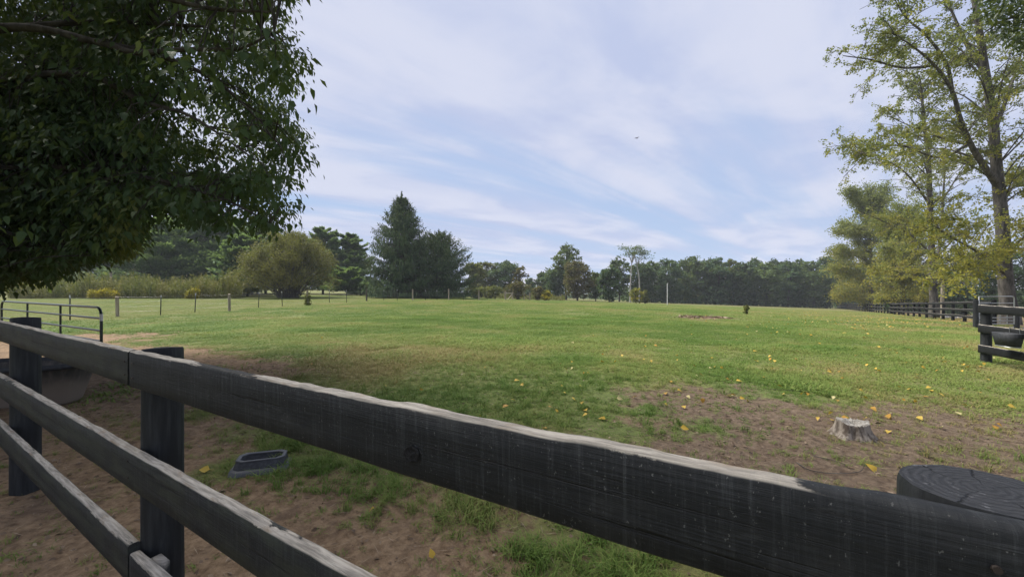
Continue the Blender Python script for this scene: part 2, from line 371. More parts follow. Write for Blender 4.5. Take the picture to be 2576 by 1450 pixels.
def micro(X, Y, c):
    X = np.asarray(X, float); Y = np.asarray(Y, float)
    near = 1-sstep(9, 16, np.hypot(X, Y))
    z = near*(.030*(fbm(X*2.2, Y*2.2, 3, 2.)-.5)+.046*(fbm(X*7, Y*7, 3, 8.)-.5)*(1-c)+.012*(fbm(X*18, Y*18, 2, 4.)-.5)*(1-c))
    return z+.05*(1-sstep(-1.2, .3, sdist(X, Y, POLY_C)))*fbm(X*1.3, Y*1.3, 3, 1.)
def gfull(X, Y): return gz(X, Y)+micro(X, Y, cover(X, Y))
def build_ground():
    rr = np.concatenate([[.05], np.geomspace(.25, 420, 300)])
    th = np.concatenate([np.linspace(R(-62), R(62), 620, endpoint=False), np.linspace(R(62), R(298), 150, endpoint=False)])
    nt_ = len(th)
    RR, TH = np.meshgrid(rr, th, indexing='ij')
    X = RR*np.sin(TH); Y = RR*np.cos(TH)
    Z = gz(X, Y)
    c = cover(X.ravel(), Y.ravel()).reshape(X.shape); dr = dryness(X.ravel(), Y.ravel()).reshape(X.shape)
    Z = Z+micro(X.ravel(), Y.ravel(), c.ravel()).reshape(X.shape)
    i = np.arange(len(rr)-1)[:, None]*nt_; j = np.arange(nt_)[None, :]; jn = (j+1) % nt_
    F = np.stack([i+j, i+nt_+j, i+nt_+jn, i+jn], -1).reshape(-1, 4)[:, ::-1]
    b = NB('pasture_ground')
    cv = b.attr('cover'); dy = b.attr('dry'); v = b.coord('Object')
    n1 = b.noise(v, 14, 6, .7); n2 = b.noise(v, 60, 4, .65); n3 = b.noise(v, 1.3, 5, .6); vor = b.N('ShaderNodeTexVoronoi'); vor.inputs['Scale'].default_value = 34; b.L(v, vor.inputs['Vector'])
    dirt = b.mix(b.sm(n1, .3, .7), (.120, .080, .048), (.250, .175, .110))
    dirt = b.mix(b.sm(n2, .55, .75, 0, .6), dirt, (.32, .24, .155))
    ddm = b.attr('dark_dirt'); dirt = b.mix(b.math('MULTIPLY', ddm, .85), dirt, b.mix(b.sm(n1, .3, .7), (.066, .048, .034), (.155, .118, .086)))
    dirt = b.mix(b.sm(n3, .5, .7, 0, .5), dirt, (.115, .080, .056))
    green = b.mix(b.sm(n1, .3, .7), (.072, .096, .030), (.118, .146, .046))
    green = b.mix(b.sm(n2, .5, .8, 0, .5), green, (.14, .165, .058))
    dryc = b.mix(b.sm(n1, .3, .7), (.115, .105, .040), (.180, .158, .064))
    sod = b.mix(dy, green, dryc)
    hoof = b.N('ShaderNodeTexVoronoi', feature='SMOOTH_F1'); hoof.inputs['Scale'].default_value = 7.5; hoof.inputs['Randomness'].default_value = 1.0; b.L(v, hoof.inputs['Vector']); hf = b.sm(hoof.outputs['Distance'], .12, .42)
    dirt = b.mix(b.math('MULTIPLY', b.math('SUBTRACT', 1., hf), b.sm(n3, .42, .56, 0, .55)), dirt, (.085, .056, .038))  # hollows of the prints coloured darker, their shade painted into the dirt
    f = b.sm(b.math('ADD', cv, b.math('MULTIPLY', b.math('SUBTRACT', n1, .5), .9)), .35, .65)
    h = b.math('ADD', b.math('MULTIPLY', n1, .7), b.math('ADD', b.math('MULTIPLY', n2, .35), b.math('ADD', b.math('MULTIPLY', vor.outputs['Distance'], .25), b.math('MULTIPLY', hf, .7))))
    b.bsdf(b.mix(f, dirt, sod), .95, .12, b.bump(h, .9, .03))
    g = Geo(); g.add(np.stack([X, Y, Z], -1).reshape(-1, 3), F)
    me = g.mesh('ground', b.m, True)
    ddm = 1-sstep(-.2, 1.6, sdist(X.ravel(), Y.ravel(), POLY_B))  # darker dirt colour in and round the stump's patch
    for nm, arr in (('cover', c), ('dry', dr), ('dark_dirt', ddm)):
        a_ = me.attributes.new(nm, 'FLOAT', 'POINT'); a_.data.foreach_set('value', arr.ravel().astype(np.float32))
    tag(obj('ground', me), 'green horse pasture with bare brown dirt patches near the fence', None, None, 'structure')
build_ground()

# ------------------------------------------------------------------ the near board fence
FD = np.array([-.8698, .4933]); FN = np.array([-.4933, -.8698])      # along the fence, towards the viewer
FP1 = np.array([-1.529, 1.686]); FSTEP = 2.44
def make_post(name, parent, loc, rad, h, mat, sides=28, top_tilt=0., seed=0, depth=.15, taper=.97):
    rs = np.random.RandomState(seed); g = Geo()
    th = np.arange(sides)*2*np.pi/sides
    lev = [(-depth, 1.03), (h*.15, 1.01), (h*.35, 1.), (h*.55, .99), (h*.75, .985), (h*.93, taper), (h-.008, taper), (h, taper-.035)]
    wob = 1+.02*np.cos(2*th+rs.rand()*6)+.012*np.cos(3*th+rs.rand()*6)+.008*rs.randn(sides)
    V = []
    for z, s in lev:
        sw = wob*s*(1+.006*rs.randn(sides))
        zz = z+(top_tilt*rad*np.cos(th+1.) if z > h*.9 else 0*th)
        V.append(np.stack([rad*sw*np.cos(th), rad*sw*np.sin(th), np.broadcast_to(zz, th.shape)], -1))
    V = np.concatenate(V); n = len(lev)
    i = np.arange(n-1)[:, None]*sides; j = np.arange(sides)[None, :]; jn = (j+1) % sides
    F = np.stack([i+j, i+jn, i+sides+jn, i+sides+j], -1).reshape(-1, 4)
    g.add(V, F)
    top = V[-sides:]
    inner = top*np.array([.55, .55, 1])+np.array([0, 0, .001]); cen = top.mean(0)[None]+np.array([0, 0, .002])
    VV = np.concatenate([top, inner, cen]); k = np.arange(sides); kn = (k+1) % sides
    g.add(VV, np.stack([k, kn, sides+kn, sides+k], -1)); g.add(VV, np.stack([sides+k, sides+kn, 0*k+2*sides], -1))
    o = obj(name, g.mesh(name, mat, False), parent, loc)
    for p in o.data.polygons: p.use_smooth = abs(p.normal.z) < .5
    return o
def make_board(name, parent, A, B, width, thick, mat, seed=0, chew=.004, sag=0., tintfn=None, knots=(), segs=70):
    """a weathered plank from A to B (centre line); local x along it, local y through it"""
    A = Vector(A); B = Vector(B); d = B-A; ln = d.length
    rs = np.random.RandomState(seed)
    x = np.linspace(0, ln, segs); w = width/2; t = thick/2; bv = min(.006, t*.4)
    prof = [(-t, -w+bv), (-t, -w*.4), (-t, w*.3), (-t, w-bv), (-t+bv, w), (0., w+.001), (t-bv, w), (t, w-bv), (t, 0.), (t, -w+bv), (t-bv, -w), (-t+bv, -w)]
    m = len(prof); V = np.zeros((segs, m, 3))
    s0 = rs.rand()*50
    topn = (fbm(x*5+s0, x*0+s0, 4)-.5)*2*chew+(fbm(x*30+s0, x*0+3, 2)-.5)*chew*.9
    botn = (fbm(x*3+s0, x*0+9+s0, 3)-.5)*chew*1.2
    bow = -sag*4*(x/ln)*(1-x/ln)
    for k, (py_, pz_) in enumerate(prof):
        V[:, k, 0] = x; V[:, k, 1] = py_+(fbm(x*2+s0, x*0+k*.3, 2)-.5)*.003
        e = topn*(1 if pz_ > w*.5 else 0)+botn*(1 if pz_ < -w*.5 else 0)
        e = e+((fbm(x*9+s0+k, x*0+k*2.2, 3)-.5)*chew*1.2 if pz_ > w*.8 else 0)
        V[:, k, 2] = pz_+e+bow
    g = Geo(); i = np.arange(segs-1)[:, None]*m; j = np.arange(m)[None, :]; jn = (j+1) % m
    F = np.stack([i+j, i+m+j, i+m+jn, i+jn], -1).reshape(-1, 4)
    tn = np.repeat((tintfn(x/ln) if tintfn is not None else 0*x+.5), m)
    g.add(V.reshape(-1, 3), F, tn)
    g.add(V[0], [np.arange(m)], tn[0]); g.add(V[-1], [np.arange(m)[::-1]], tn[-1])
    me = g.mesh(name, mat, False)
    kv = np.zeros(len(me.vertices), np.float32)
    a_ = me.attributes.new('knot', 'FLOAT', 'POINT'); a_.data.foreach_set('value', kv)
    o = obj(name, me, parent)
    xa = d.normalized(); ya = Vector((0, 0, 1)).cross(xa).normalized(); za = xa.cross(ya)
    o.matrix_local = Matrix.Translation(A)@Matrix((xa, ya, za)).transposed().to_4x4()
    return o
def xy3(p, z): return (float(p[0]), float(p[1]), z)
def build_near_fence():
    f = thing('board_fence', 'black painted three-board fence with round posts crossing in front of the viewer', 'fence', (0, 0, 0))
    pts = {k: FP1+FD*FSTEP*(-k+1) for k in (-1, 0, 1, 2, 3)}
    hs = {-1: 1.29, 0: 1.30, 1: 1.268, 2: 1.285, 3: 1.28}
    rads = {-1: .075, 0: .075, 1: .073, 2: .079, 3: .078}
    for k in pts:
        make_post('post', f, xy3(pts[k], 0), rads[k], hs[k], M['post'], 36, .12 if k != 2 else .03, 10+k)
    off = FN*(.073+.021)
    def P(k, z, t=0., o=0.): return xy3(pts[0]*(1-k)+pts[1]*k+off+FN*o if True else 0, z)
    lf = lambda s: .40+.35*fbm(s*9, s*0+2, 3)
    # top boards (centre heights), then middle, then bottom; joints at the post in view
    make_board('rail', f, P(-1.0, 1.225), P(.998, 1.198), .145, .038, M['board_moss'], 1, .004, .006, lambda s: .46+.25*fbm(s*12, s*0+1, 3))
    top = make_board('rail', f, P(1.002, 1.196), P(3.0, 1.240), .148, .033, M['board'], 2, .005, .004,
                     lambda s: np.where(s > .452, .50-np.clip((s-.452)/.022, 0, 1)*.6, .43+.40*(fbm(s*14, s*0+7, 3)-.4)-.40*np.exp(-((s-.155)/.04)**2)), segs=220)
    make_board('rail', f, P(-1.0, .82), P(1.9999, .775), .155, .038, M['board_moss'], 3, .005, .010, lambda s: .50+.5*(fbm(s*16, s*0+5, 3)-.5), segs=140)
    make_board('rail', f, P(-1.0, .51), P(.998, .387), .155, .038, M['board_moss'], 4, .006, .012, lambda s: .44+.5*(fbm(s*16, s*0+11, 3)-.5))
    make_board('rail', f, P(1.004, .362), P(3.0, .35), .155, .038, M['board'], 5, .005, .0, lf)
    make_board('rail', f, P(2.001, .775), P(3.0, .775), .155, .038, M['board'], 6, .005, .0, lf)
    # knot hollow in the front face of the top board
    g = Geo(); kx = Vector(top.matrix_local.translation)
    me = top.data; n = len(me.vertices); co = np.empty(n*3, np.float32); me.vertices.foreach_get('co', co); co = co.reshape(-1, 3)
    # cleat behind the bottom joint
    cp = P(1.06, .385, 0, -.036)
    g = Geo(); rot = np.array([[FD[0], FN[0], 0], [FD[1], FN[1], 0], [0, 0, 1.]])
    box(g, (0, 0, -.035), (.085, .034, .16), rot)
    o = obj('cleat', g.mesh('cleat', M['board']), f, cp)
    a_ = o.data.attributes.new('knot', 'FLOAT', 'POINT')
    # knot: a slightly dished dark disc set into the board face
    kd = Geo(); c = pts[1]+(pts[2]-pts[1])*.648+off+FN*.0215; cz = 1.188
    th = np.arange(22)*2*np.pi/22; ex = np.array([FD[0], FD[1], 0.]); ez = np.array([0, 0, 1.]); en = np.array([FN[0], FN[1], 0.])
    rings = []
    for s, dp in ((1.0, .0004), (.86, .0022), (.7, .0010), (.45, .0008), (.2, .0014)):
        wobk = 1+.08*np.cos(2*th+.6)+.05*np.cos(5*th)
        rings.append(s*wobk[:, None]*(.021*np.cos(th)[:, None]*ex+.019*np.sin(th)[:, None]*ez)+en*dp)
    V = np.concatenate(rings); i = np.arange(4)[:, None]*22; j = np.arange(22)[None, :]; jn = (j+1) % 22
    kd.add(V, np.stack([i+j, i+jn, i+22+jn, i+22+j], -1).reshape(-1, 4)); kd.add(rings[-1], [np.arange(22)])
    obj('knot', kd.mesh('knot', plain('knot_wood', (.010, .010, .011), .7, .25, 0, .5, 90, .6)), f, xy3(c, cz))
    # nail heads
    ng = Geo(); tube(ng, [(0, 0, 0), (0, -.003, 0)], [.0045, .004], 8)
    nm = ng.mesh('nail', plain('rusty_nail', (.05, .04, .035), .6, .4, .5))
    for k, zz in ((0, 1.24), (0, 1.18), (.985, 1.225), (.985, 1.17), (1.02, 1.225), (1.02, 1.165), (1.0, .82), (1.0, .75), (1.985, 1.245), (1.985, 1.19)):
        o = obj('nail', nm, f, P(k, zz, 0, .020)); o.rotation_euler = (0, 0, math.atan2(FN[1], FN[0])+math.pi/2)
build_near_fence()

# ------------------------------------------------------------------ other board fences
def build_side_fence():
    f = thing('board_fence', 'short black fence end at right edge of the pasture with a feeder hung on it', 'fence')
    A = np.array([9.62, 7.8]); d = np.array([-.30, -.954]); n = np.array([-.954, .30])
    for k in range(3):
        p = A+d*2.44*k
        make_post('post', f, xy3(p, float(gz(*p))), .078, 1.20, M['post'], 20, .1, 40+k)
    for k, zz in enumerate((1.075, .675, .265)):
        a = A-d*.02+n*.098; b_ = A+d*4.9+n*.098
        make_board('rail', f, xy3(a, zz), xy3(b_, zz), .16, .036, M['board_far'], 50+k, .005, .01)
    # feeder hooked over the middle board
    fd = thing('hanging_feeder', 'black hook-over feeder with a pale wire rim on the right-hand fence end', 'feeder')
    c = A+d*.78+n*.12
    g = Geo(); hx, hz = .20, .23
    Vt = []
    for z, s, o1 in ((.0, 1.0, .0), (-hz, .78, .02)):
        for sx, oy in ((-1, .0), (1, .0), (1, .19*s), (-1, .19*s)):
            q = c+d*sx*hx*s+n*(oy+o1); Vt.append((q[0], q[1], .66+z))
    V = np.array(Vt); V2 = (V-V.mean(0))*np.array([.93, .93, 1])+V.mean(0)+np.array([0, 0, .012])
    g.add(np.concatenate([V, V2]), [[0, 1, 5, 4], [1, 2, 6, 5], [2, 3, 7, 6], [3, 0, 4, 7], [4, 5, 6, 7],
                                    [8, 12, 13, 9], [9, 13, 14, 10], [10, 14, 15, 11], [11, 15, 12, 8], [12, 15, 14, 13], [0, 8, 9, 1], [1, 9, 10, 2], [2, 10, 11, 3], [3, 11, 8, 0]])
    obj('bucket', g.mesh('bucket', M['rubber']), fd)
    g = Geo(); lo = V[4:]+np.array([0, 0, -.012]); tube(g, np.concatenate([lo, lo[:1]]), .009, 6); obj('rim', g.mesh('rim', M['tube_grey']), fd)
    for s in (-.5, .5):
        g = Geo(); q = c+d*hx*s
        tube(g, [(q[0], q[1], .64), (q[0], q[1], .77), (q[0]-n[0]*.05, q[1]-n[1]*.05, .775), (q[0]-n[0]*.05, q[1]-n[1]*.05, .70)], .006, 5)
        obj('hook', g.mesh('hook', M['tube_grey']), fd)
build_side_fence()
def build_long_fence():
    f = thing('board_fence', 'long black board fence running away along the right side of the pasture', 'fence')
    s = math.hypot(.766, 1); dz = 2.44/s
    Zs = [20.6+dz*i for i in range(58)]
    P = [np.array([28.9+.766*(z-24.6), z]) for z in Zs]
    rs = np.random.RandomState(3)
    pm = None
    for k, p in enumerate(P):
        if pm is None:
            o = make_post('post', f, (0, 0, 0), .085, 1.36, M['post_far'], 10, .1, 60); pm = o.data
        else: o = obj('post', pm, f)
        o.location = xy3(p, float(gz(*p))-.02+.03*rs.randn()*.6); o.rotation_euler = (rs.randn()*.02, rs.randn()*.02, rs.rand()*6)
    n = np.array([-1, .766])/s
    for k in range(0, 57, 2):
        a, b_ = P[k], P[min(k+2, 57)]
        for zz in (1.20, .78, .36):
            j1, j2 = .015*rs.randn(2)
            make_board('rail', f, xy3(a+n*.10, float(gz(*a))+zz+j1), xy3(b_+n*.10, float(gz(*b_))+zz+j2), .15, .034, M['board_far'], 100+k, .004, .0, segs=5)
    # second fence beyond it
    f2 = thing('board_fence', 'second black fence seen between the rails of the long right fence', 'fence')
    Q = [np.array([38.+3.0*i, 27.5+.35*i]) for i in range(9)]
    for k, p in enumerate(Q):
        o = obj('post', pm, f2, xy3(p, float(gz(*p)))); o.rotation_euler = (0, 0, k*1.1)
    for k in range(8):
        for zz in (1.15, .75, .35):
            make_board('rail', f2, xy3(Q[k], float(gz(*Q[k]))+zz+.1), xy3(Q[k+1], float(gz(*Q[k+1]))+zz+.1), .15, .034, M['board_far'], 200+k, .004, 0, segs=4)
build_long_fence()

# ------------------------------------------------------------------ gates
def corner_path(p0, p1, p2, r, n=7):
    p0, p1, p2 = map(Vector, (p0, p1, p2)); a = p1+(p0-p1).normalized()*r; b = p1+(p2-p1).normalized()*r
    return [((1-t)**2*a+2*t*(1-t)*p1+t*t*b) for t in np.linspace(0, 1, n)]
def build_green_gate():
    g0 = thing('tube_gate', 'dark green tube gate with rounded corner standing by the dirt on the left', 'gate')
    A = np.array([-8.33, 7.8]); B = np.array([-14.6, 11.0])
    zt, zb = 1.10, .02
    def p(s, z): q = A*(1-s)+B*s; return Vector((q[0], q[1], z))
    g = Geo()
    path = [p(.0, zb)]+corner_path(p(0, zb), p(0, zt), p(1, zt), .22)+[p(.3, zt), p(.6, zt)]+corner_path(p(0, zt), p(1, zt), p(1, zb), .22)+[p(1, zb)]
    tube(g, path, .024, 10); obj('outer_tube', g.mesh('outer_tube', M['tube_green'], True), g0)
    for k, z in enumerate((.88, .63, .42, .24, .05)):
        g = Geo(); tube(g, [p(.003, z), p(.5, z), p(.997, z)], .021, 8); obj('bar', g.mesh('bar', M['tube_green'], True), g0)
    for s in (.33, .67):
        g = Geo(); q = [p(s, .05), p(s, zt)]; tube(g, q, .02, 6); obj('upright', g.mesh('upright', M['tube_green'], True), g0)
    g = Geo(); q = p(0, .90); tube(g, [q-Vector((0, 0, .07)), q+Vector((0, 0, .07))], .0255, 12)
    obj('label_sticker', g.mesh('label_sticker', M['white']), g0)
    g = Geo(); tube(g, [p(.012, .63), p(.001, .655)], .018, 8); obj('latch', g.mesh('latch', M['tube_green']), g0)
build_green_gate()
def build_grey_gate():
    g0 = thing('tube_gate', 'pale galvanised tube gate behind the fence end on the right', 'gate')
    A = Vector((21.0, 17.3, 0)); B = Vector((22.85, 17.5, 0))
    def p(s, z): q = A.lerp(B, s); return Vector((q.x, q.y, z))
    g = Geo()
    tube(g, [p(0, -.2), p(0, 1.06)]+[p(.5, 1.06)]+corner_path(p(0, 1.06), p(1, 1.06), p(1, -.2), .12)+[p(1, -.2)], .022, 8)
    obj('outer_tube', g.mesh('outer_tube', M['tube_grey'], True), g0)
    for z in (.76, .30, .10, -.04, -.18):
        g = Geo(); tube(g, [p(0, z), p(1, z)], .019, 6); obj('bar', g.mesh('bar', M['tube_grey'], True), g0)
    for s in (.3, .6, .8):
        g = Geo(); tube(g, [p(s, -.18), p(s, .30)], .016, 6); obj('upright', g.mesh('upright', M['tube_grey'], True), g0)
    for (x, y, h, lb) in ((20.75, 17.2, 1.45, 'tall black gate post beside the galvanised gate'), (23.1, 17.6, .95, 'short black gate post at the right end of the galvanised gate')):
        o = make_post('gate_post', None, (x, y, float(gz(x, y))), .09, h*.86, M['post'], 12, .05, int(x)); tag(o, lb, 'post')
build_grey_gate()

# ------------------------------------------------------------------ wire fence along the far and left side
def build_wire_fence():
    f = thing('wire_fence', 'wire fence of steel and wooden posts along the far side of the pasture', 'fence')
    spec = [(176, 804, 'T', 1.0), (295.6, 795, 'W', 1.0), (404, 791.7, 'T', .95), (490, 784, 'T', 1.0), (577, 781.6, 'W', 1.05), (650, 772.8, 'T', 1.), (710, 769.5, 'T', 1.02),
            (774, 766.7, 'W', 1.2), (828, 760, 'T', 1.05), (872, 760, 'T', 1.05), (922, 756, 'D', 1.25), (965, 755, 'T', 1.0), (999, 755, 'T', 1.05), (1037.8, 754.5, 'W', 1.2),
            (1070, 754, 'T', 1.), (1099, 753.5, 'T', 1.), (1128.6, 753.5, 'W', 1.3), (1165, 753.5, 'T', 1.), (1204, 753.5, 'W', 1.25), (1225, 753.3, 'T', 1.), (1245, 753, 'T', 1.), (1270, 753, 'W', 1.25)]
    far = [(1333, 753, 'W', 1.25), (1369, 753.2, 'D', 1.15), (1390, 753.4, 'T', 1.), (1411.6, 753.8, 'W', 1.3), (1431, 754, 'T', 1.), (1450, 754.2, 'W', 1.3), (1467, 754.5, 'T', 1.), (1483, 754.8, 'W', 1.3), (1513, 755.4, 'W', 1.3),
           (1539, 756, 'T', 1.2), (1572, 757, 'T', 1.2), (1600, 758, 'T', 1.2), (1636, 759, 'W', 1.2)]
    tg = Geo()
    for a in (0, 2.1, 4.2): box(tg, (.012*math.cos(a), .012*math.sin(a), .45), (.03, .006, 1.3), np.array([[math.cos(a), -math.sin(a), 0], [math.sin(a), math.cos(a), 0], [0, 0, 1]]))
    tm = tg.mesh('steel_post', M['tpost']); cg = Geo(); tube(cg, [(0, 0, 1.0), (0, 0, 1.12)], .022, 6); cm = cg.mesh('white_cap', M['white'])
    wm = None; dm = None; rs = np.random.RandomState(5)
    for grp in (spec, far):
        prev = None
        for px, py, kd, h in grp:
            b = ground_at(px, py)
            if kd == 'T':
                o = obj('steel_post', tm, f, b); o.scale = (1, 1, h); c = obj('white_cap', cm, o)
            else:
                if wm is None:
                    wm = make_post('wooden_post', None, (0, 0, 0), .070, 1.0, M['oldwood'], 10, .3, 70); w0 = wm; wm = wm.data; bpy.data.objects.remove(w0)
                    dm = make_post('wooden_post', None, (0, 0, 0), .075, 1.0, M['oldwood_dark'], 10, .3, 71); w0 = dm; dm = dm.data; bpy.data.objects.remove(w0)
                o = obj('wooden_post', wm if kd == 'W' else dm, f, b); o.scale = (1, 1, h)
            o.rotation_euler = (rs.randn()*.025, rs.randn()*.025, rs.rand()*6)
            if prev is not None:
                g = Geo()
                for z in (.25, .5, .75, .98):
                    a = prev+Vector((0, 0, z)); c_ = b+Vector((0, 0, z)); m = (a+c_)/2-Vector((0, 0, .015)); tube(g, [a, m, c_], .0035, 4, cap=False)
                obj('wire', g.mesh('wire', M['wire']), f)
            prev = b
    # wooden braced gateway
    g0 = thing('brace_gateway', 'weathered wooden H-brace gateway with diagonal struts in the far fence', 'gate')
    bs = [ground_at(x, 753) for x in (1271.5, 1289, 1318, 1332)]
    for b in bs:
        o = obj('wooden_post', wm, g0, b); o.scale = (1.15, 1.15, 1.28)
    def bar(nm, a, c, r, mt):
        g = Geo(); tube(g, [a, c], r, 8); obj(nm, g.mesh(nm, mt), g0)
    up = lambda b, z: b+Vector((0, -.1, z))
    bar('cross_rail', up(bs[0], 1.02), up(bs[1], .99), .06, M['oldwood']); bar('strut', up(bs[1], .95), up(bs[0], .02)+Vector((.25, 0, 0)), .055, M['oldwood'])
    bar('cross_rail', up(bs[1], .86), up(bs[2], .80), .05, M['oldwood_dark']); bar('strut', up(bs[2], .95), up(bs[3], .62), .055, M['oldwood'])
    bar('strut', up(bs[2], .85), up(bs[3], .03), .055, M['oldwood_dark'])
build_wire_fence()

# ------------------------------------------------------------------ tub, pan, stump
def lathe_sup(g, prof, a, b, sides=40, p=2.6, close_first=False, close_last=True):
    """rings of a superellipse: prof = [(scale, z), ...]"""
    th = np.arange(sides)*2*np.pi/sides; c, s = np.cos(th), np.sin(th)
    X = np.sign(c)*np.abs(c)**(2/p); Y = np.sign(s)*np.abs(s)**(2/p)
    V = np.concatenate([np.stack([X*(a+o), Y*(b+o), 0*X+z], -1) for o, z in prof]); n = len(prof)
    i = np.arange(n-1)[:, None]*sides; j = np.arange(sides)[None, :]; jn = (j+1) % sides
    g.add(V, np.stack([i+j, i+jn, i+sides+jn, i+sides+j], -1).reshape(-1, 4))
    if close_last: g.add(V[-sides:], [np.arange(sides)])
    if close_first: g.add(V[:sides], [np.arange(sides)[::-1]])
def build_tub():
    b = NB('dusty_tub'); v = b.coord('Object'); sp = b.N('ShaderNodeSeparateXYZ'); b.L(v, sp.inputs[0]); n = b.noise(v, 5, 5)
    dust = b.sm(b.math('ADD', sp.outputs[2], b.math('MULTIPLY', b.math('SUBTRACT', n, .5), .3)), .16, .46)
    drip = b.noise(b.coord('Object', (16, 16, 2)), 1, 4)
    col = b.mix(dust, (.21, .175, .14), b.mix(b.sm(drip, .4, .7), (.055, .052, .048), (.12, .105, .09)))
    b.bsdf(col, .7, .3)
    t = thing('water_tub', 'large black tapered stock tub with dusty sides behind the left fence post', 'tub', (-6.42, 5.05, 0), R(8))
    g = Geo(); lathe_sup(g, [(-.15, 0), (-.13, .03), (-.02, .46), (0, .48)], .74, .36, 48, 3.2, True, False)
    lathe_sup(g, [(-.03, .50), (-.05, .46), (-.16, .06)], .74, .36, 48, 3.2, False, True); obj('shell', g.mesh('shell', b.m, True), t)
    g = Geo(); lathe_sup(g, [(0, .475), (.035, .478), (.045, .50), (.04, .535), (.0, .545), (-.03, .53), (-.032, .495)], .74, .36, 48, 3.2, False, False); obj('rim', g.mesh('rim', M['rubber'], True), t)
build_tub()
def build_pan():
    t = thing('feed_pan', 'small black rubber feed pan with cut corners on the grass', 'pan', (-2.13, 3.27, .0), R(24))
    t.rotation_euler = (R(-5), R(3), R(24)); t.scale = (1, 1, .66)
    def ring(w, d, c, z): return [(w-c, -d, z), (w, -d+c, z), (w, d-c, z), (w-c, d, z), (-w+c, d, z), (-w, d-c, z), (-w, -d+c, z), (-w+c, -d, z)]
    def loft(rings, capl=False):
        g = Geo(); V = np.array([p for r in rings for p in r]); n = len(rings); i = np.arange(n-1)[:, None]*8; j = np.arange(8)[None, :]; jn = (j+1) % 8
        g.add(V, np.stack([i+j, i+jn, i+8+jn, i+8+j], -1).reshape(-1, 4))
        if capl: g.add(V[-8:], [np.arange(8)])
        return g
    w, d, c = .185, .130, .046
    rub = NB('grey_worn_rubber'); n = rub.noise(rub.coord('Object'), 40, 4); rub.bsdf(rub.mix(rub.sm(n, .4, .7), (.020, .022, .025), (.040, .043, .048)), .5, .4, rub.bump(n, .3, .004))
    obj('shell', loft([ring(w+.004, d+.004, c, .045), ring(w-.012, d-.012, c, .135)]).mesh('shell', rub.m), t)
    edge = NB('rubber_rim'); edge.bsdf((.062, .066, .074), .5, .4)
    obj('rim', loft([ring(w-.012, d-.012, c, .135), ring(w-.006, d-.006, c, .142), ring(w-.012, d-.012, c, .150), ring(w-.030, d-.030, c*.95, .149), ring(w-.036, d-.036, c*.9, .140)]).mesh('rim', edge.m), t)
    obj('inside', loft([ring(w-.036, d-.036, c*.9, .140), ring(w-.040, d-.040, c*.9, .05), ring(w-.05, d-.05, c*.85, .035)], True).mesh('inside', M['rubber']), t)
    obj('base_flange', loft([ring(w+.030, d+.030, c*1.1, -.02), ring(w+.026, d+.026, c*1.1, .030), ring(w+.010, d+.010, c, .046), ring(w+.004, d+.004, c, .047)]).mesh('base_flange', edge.m), t)
build_pan()
def build_stump():
    t = thing('tree_stump', 'low weathered grey tree stump with flared roots in the bare dirt', 'stump', (3.50, 3.95, 0)); t.scale = (.9, .9, .95)
    sides = 72; th = np.arange(sides)*2*np.pi/sides; rs = np.random.RandomState(4)
    rib = .10*np.cos(5*th+.4)+.07*np.cos(8*th+1.9)+.04*np.cos(13*th)
    rings = []
    for z, r, k in ((-.05, .27, 1.0), (.0, .222, .95), (.03, .195, .8), (.07, .172, .65), (.11, .160, .55), (.14, .155, .45), (.155, .152, .42)):
        rr = r*(1+rib*k)*(1+.012*rs.randn(sides)); zz = z+(.012*np.cos(2*th+1)+.006*rs.randn(sides) if z > .15 else 0)
        rings.append(np.stack([rr*np.cos(th), rr*np.sin(th)*.9, 0*th+zz], -1))
    g = Geo(); V = np.concatenate(rings); n = len(rings); i = np.arange(n-1)[:, None]*sides; j = np.arange(sides)[None, :]; jn = (j+1) % sides
    g.add(V, np.stack([i+j, i+jn, i+sides+jn, i+sides+j], -1).reshape(-1, 4))
    b = NB('stump_side'); n1 = b.noise(b.coord('Object', (9, 9, 1.5)), 2.2, 6, .65); b.bsdf(b.mix(b.sm(n1, .38, .62), (.075, .058, .045), (.27, .235, .195)), .85, .2, b.bump(n1, .8, .01))
    obj('trunk_side', g.mesh('trunk_side', b.m, True), t)
    g = Geo(); top = rings[-1]; R_ = [top]+[top*np.array([s, s, 1])+np.array([0, 0, dz]) for s, dz in ((.9, .004), (.7, -.004), (.5, .003), (.32, -.006), (.18, -.045), (.05, -.06))]
    V = np.concatenate(R_); n = len(R_); i = np.arange(n-1)[:, None]*sides
    g.add(V, np.stack([i+j, i+jn, i+sides+jn, i+sides+j], -1).reshape(-1, 4)); g.add(R_[-1], [np.arange(sides)])
    b = NB('stump_top'); n1 = b.noise(b.coord('Object'), 26, 5, .7); n2 = b.noise(b.coord('Object'), 7, 4); col = b.mix(b.sm(n1, .35, .7), (.16, .145, .125), (.36, .34, .305))
    b.bsdf(b.mix(b.sm(n2, .58, .66), col, (.06, .04, .03)), .85, .2, b.bump(n1, .8, .008)); obj('cut_top', g.mesh('cut_top', b.m), t)
build_stump()

# ------------------------------------------------------------------ trees
def bez(pts, n):
    """smooth path through points (Catmull-Rom)"""
    P = [np.asarray(p, float) for p in pts]; P = [2*P[0]-P[1]]+P+[2*P[-1]-P[-2]]; out = []
    for i in range(1, len(P)-2):
        for t in np.linspace(0, 1, n, endpoint=False):
            p0, p1, p2, p3 = P[i-1:i+3]
            out.append(.5*((2*p1)+(-p0+p2)*t+(2*p0-5*p1+4*p2-p3)*t*t+(-p0+3*p1-3*p2+p3)*t**3))
    out.append(P[-2]); return np.array(out)
def rand_dirs(rs, n):
    v = rs.randn(n, 3); return nrm(v)
def tree_parts(root, gw, gl, bark_m, leaf_m, loc):
    tr = obj('trunk', gw.mesh('trunk', bark_m, True), root)
    cr = obj('crown', gl.mesh('crown', leaf_m), root); cr['kind'] = 'stuff'
    return tr, cr

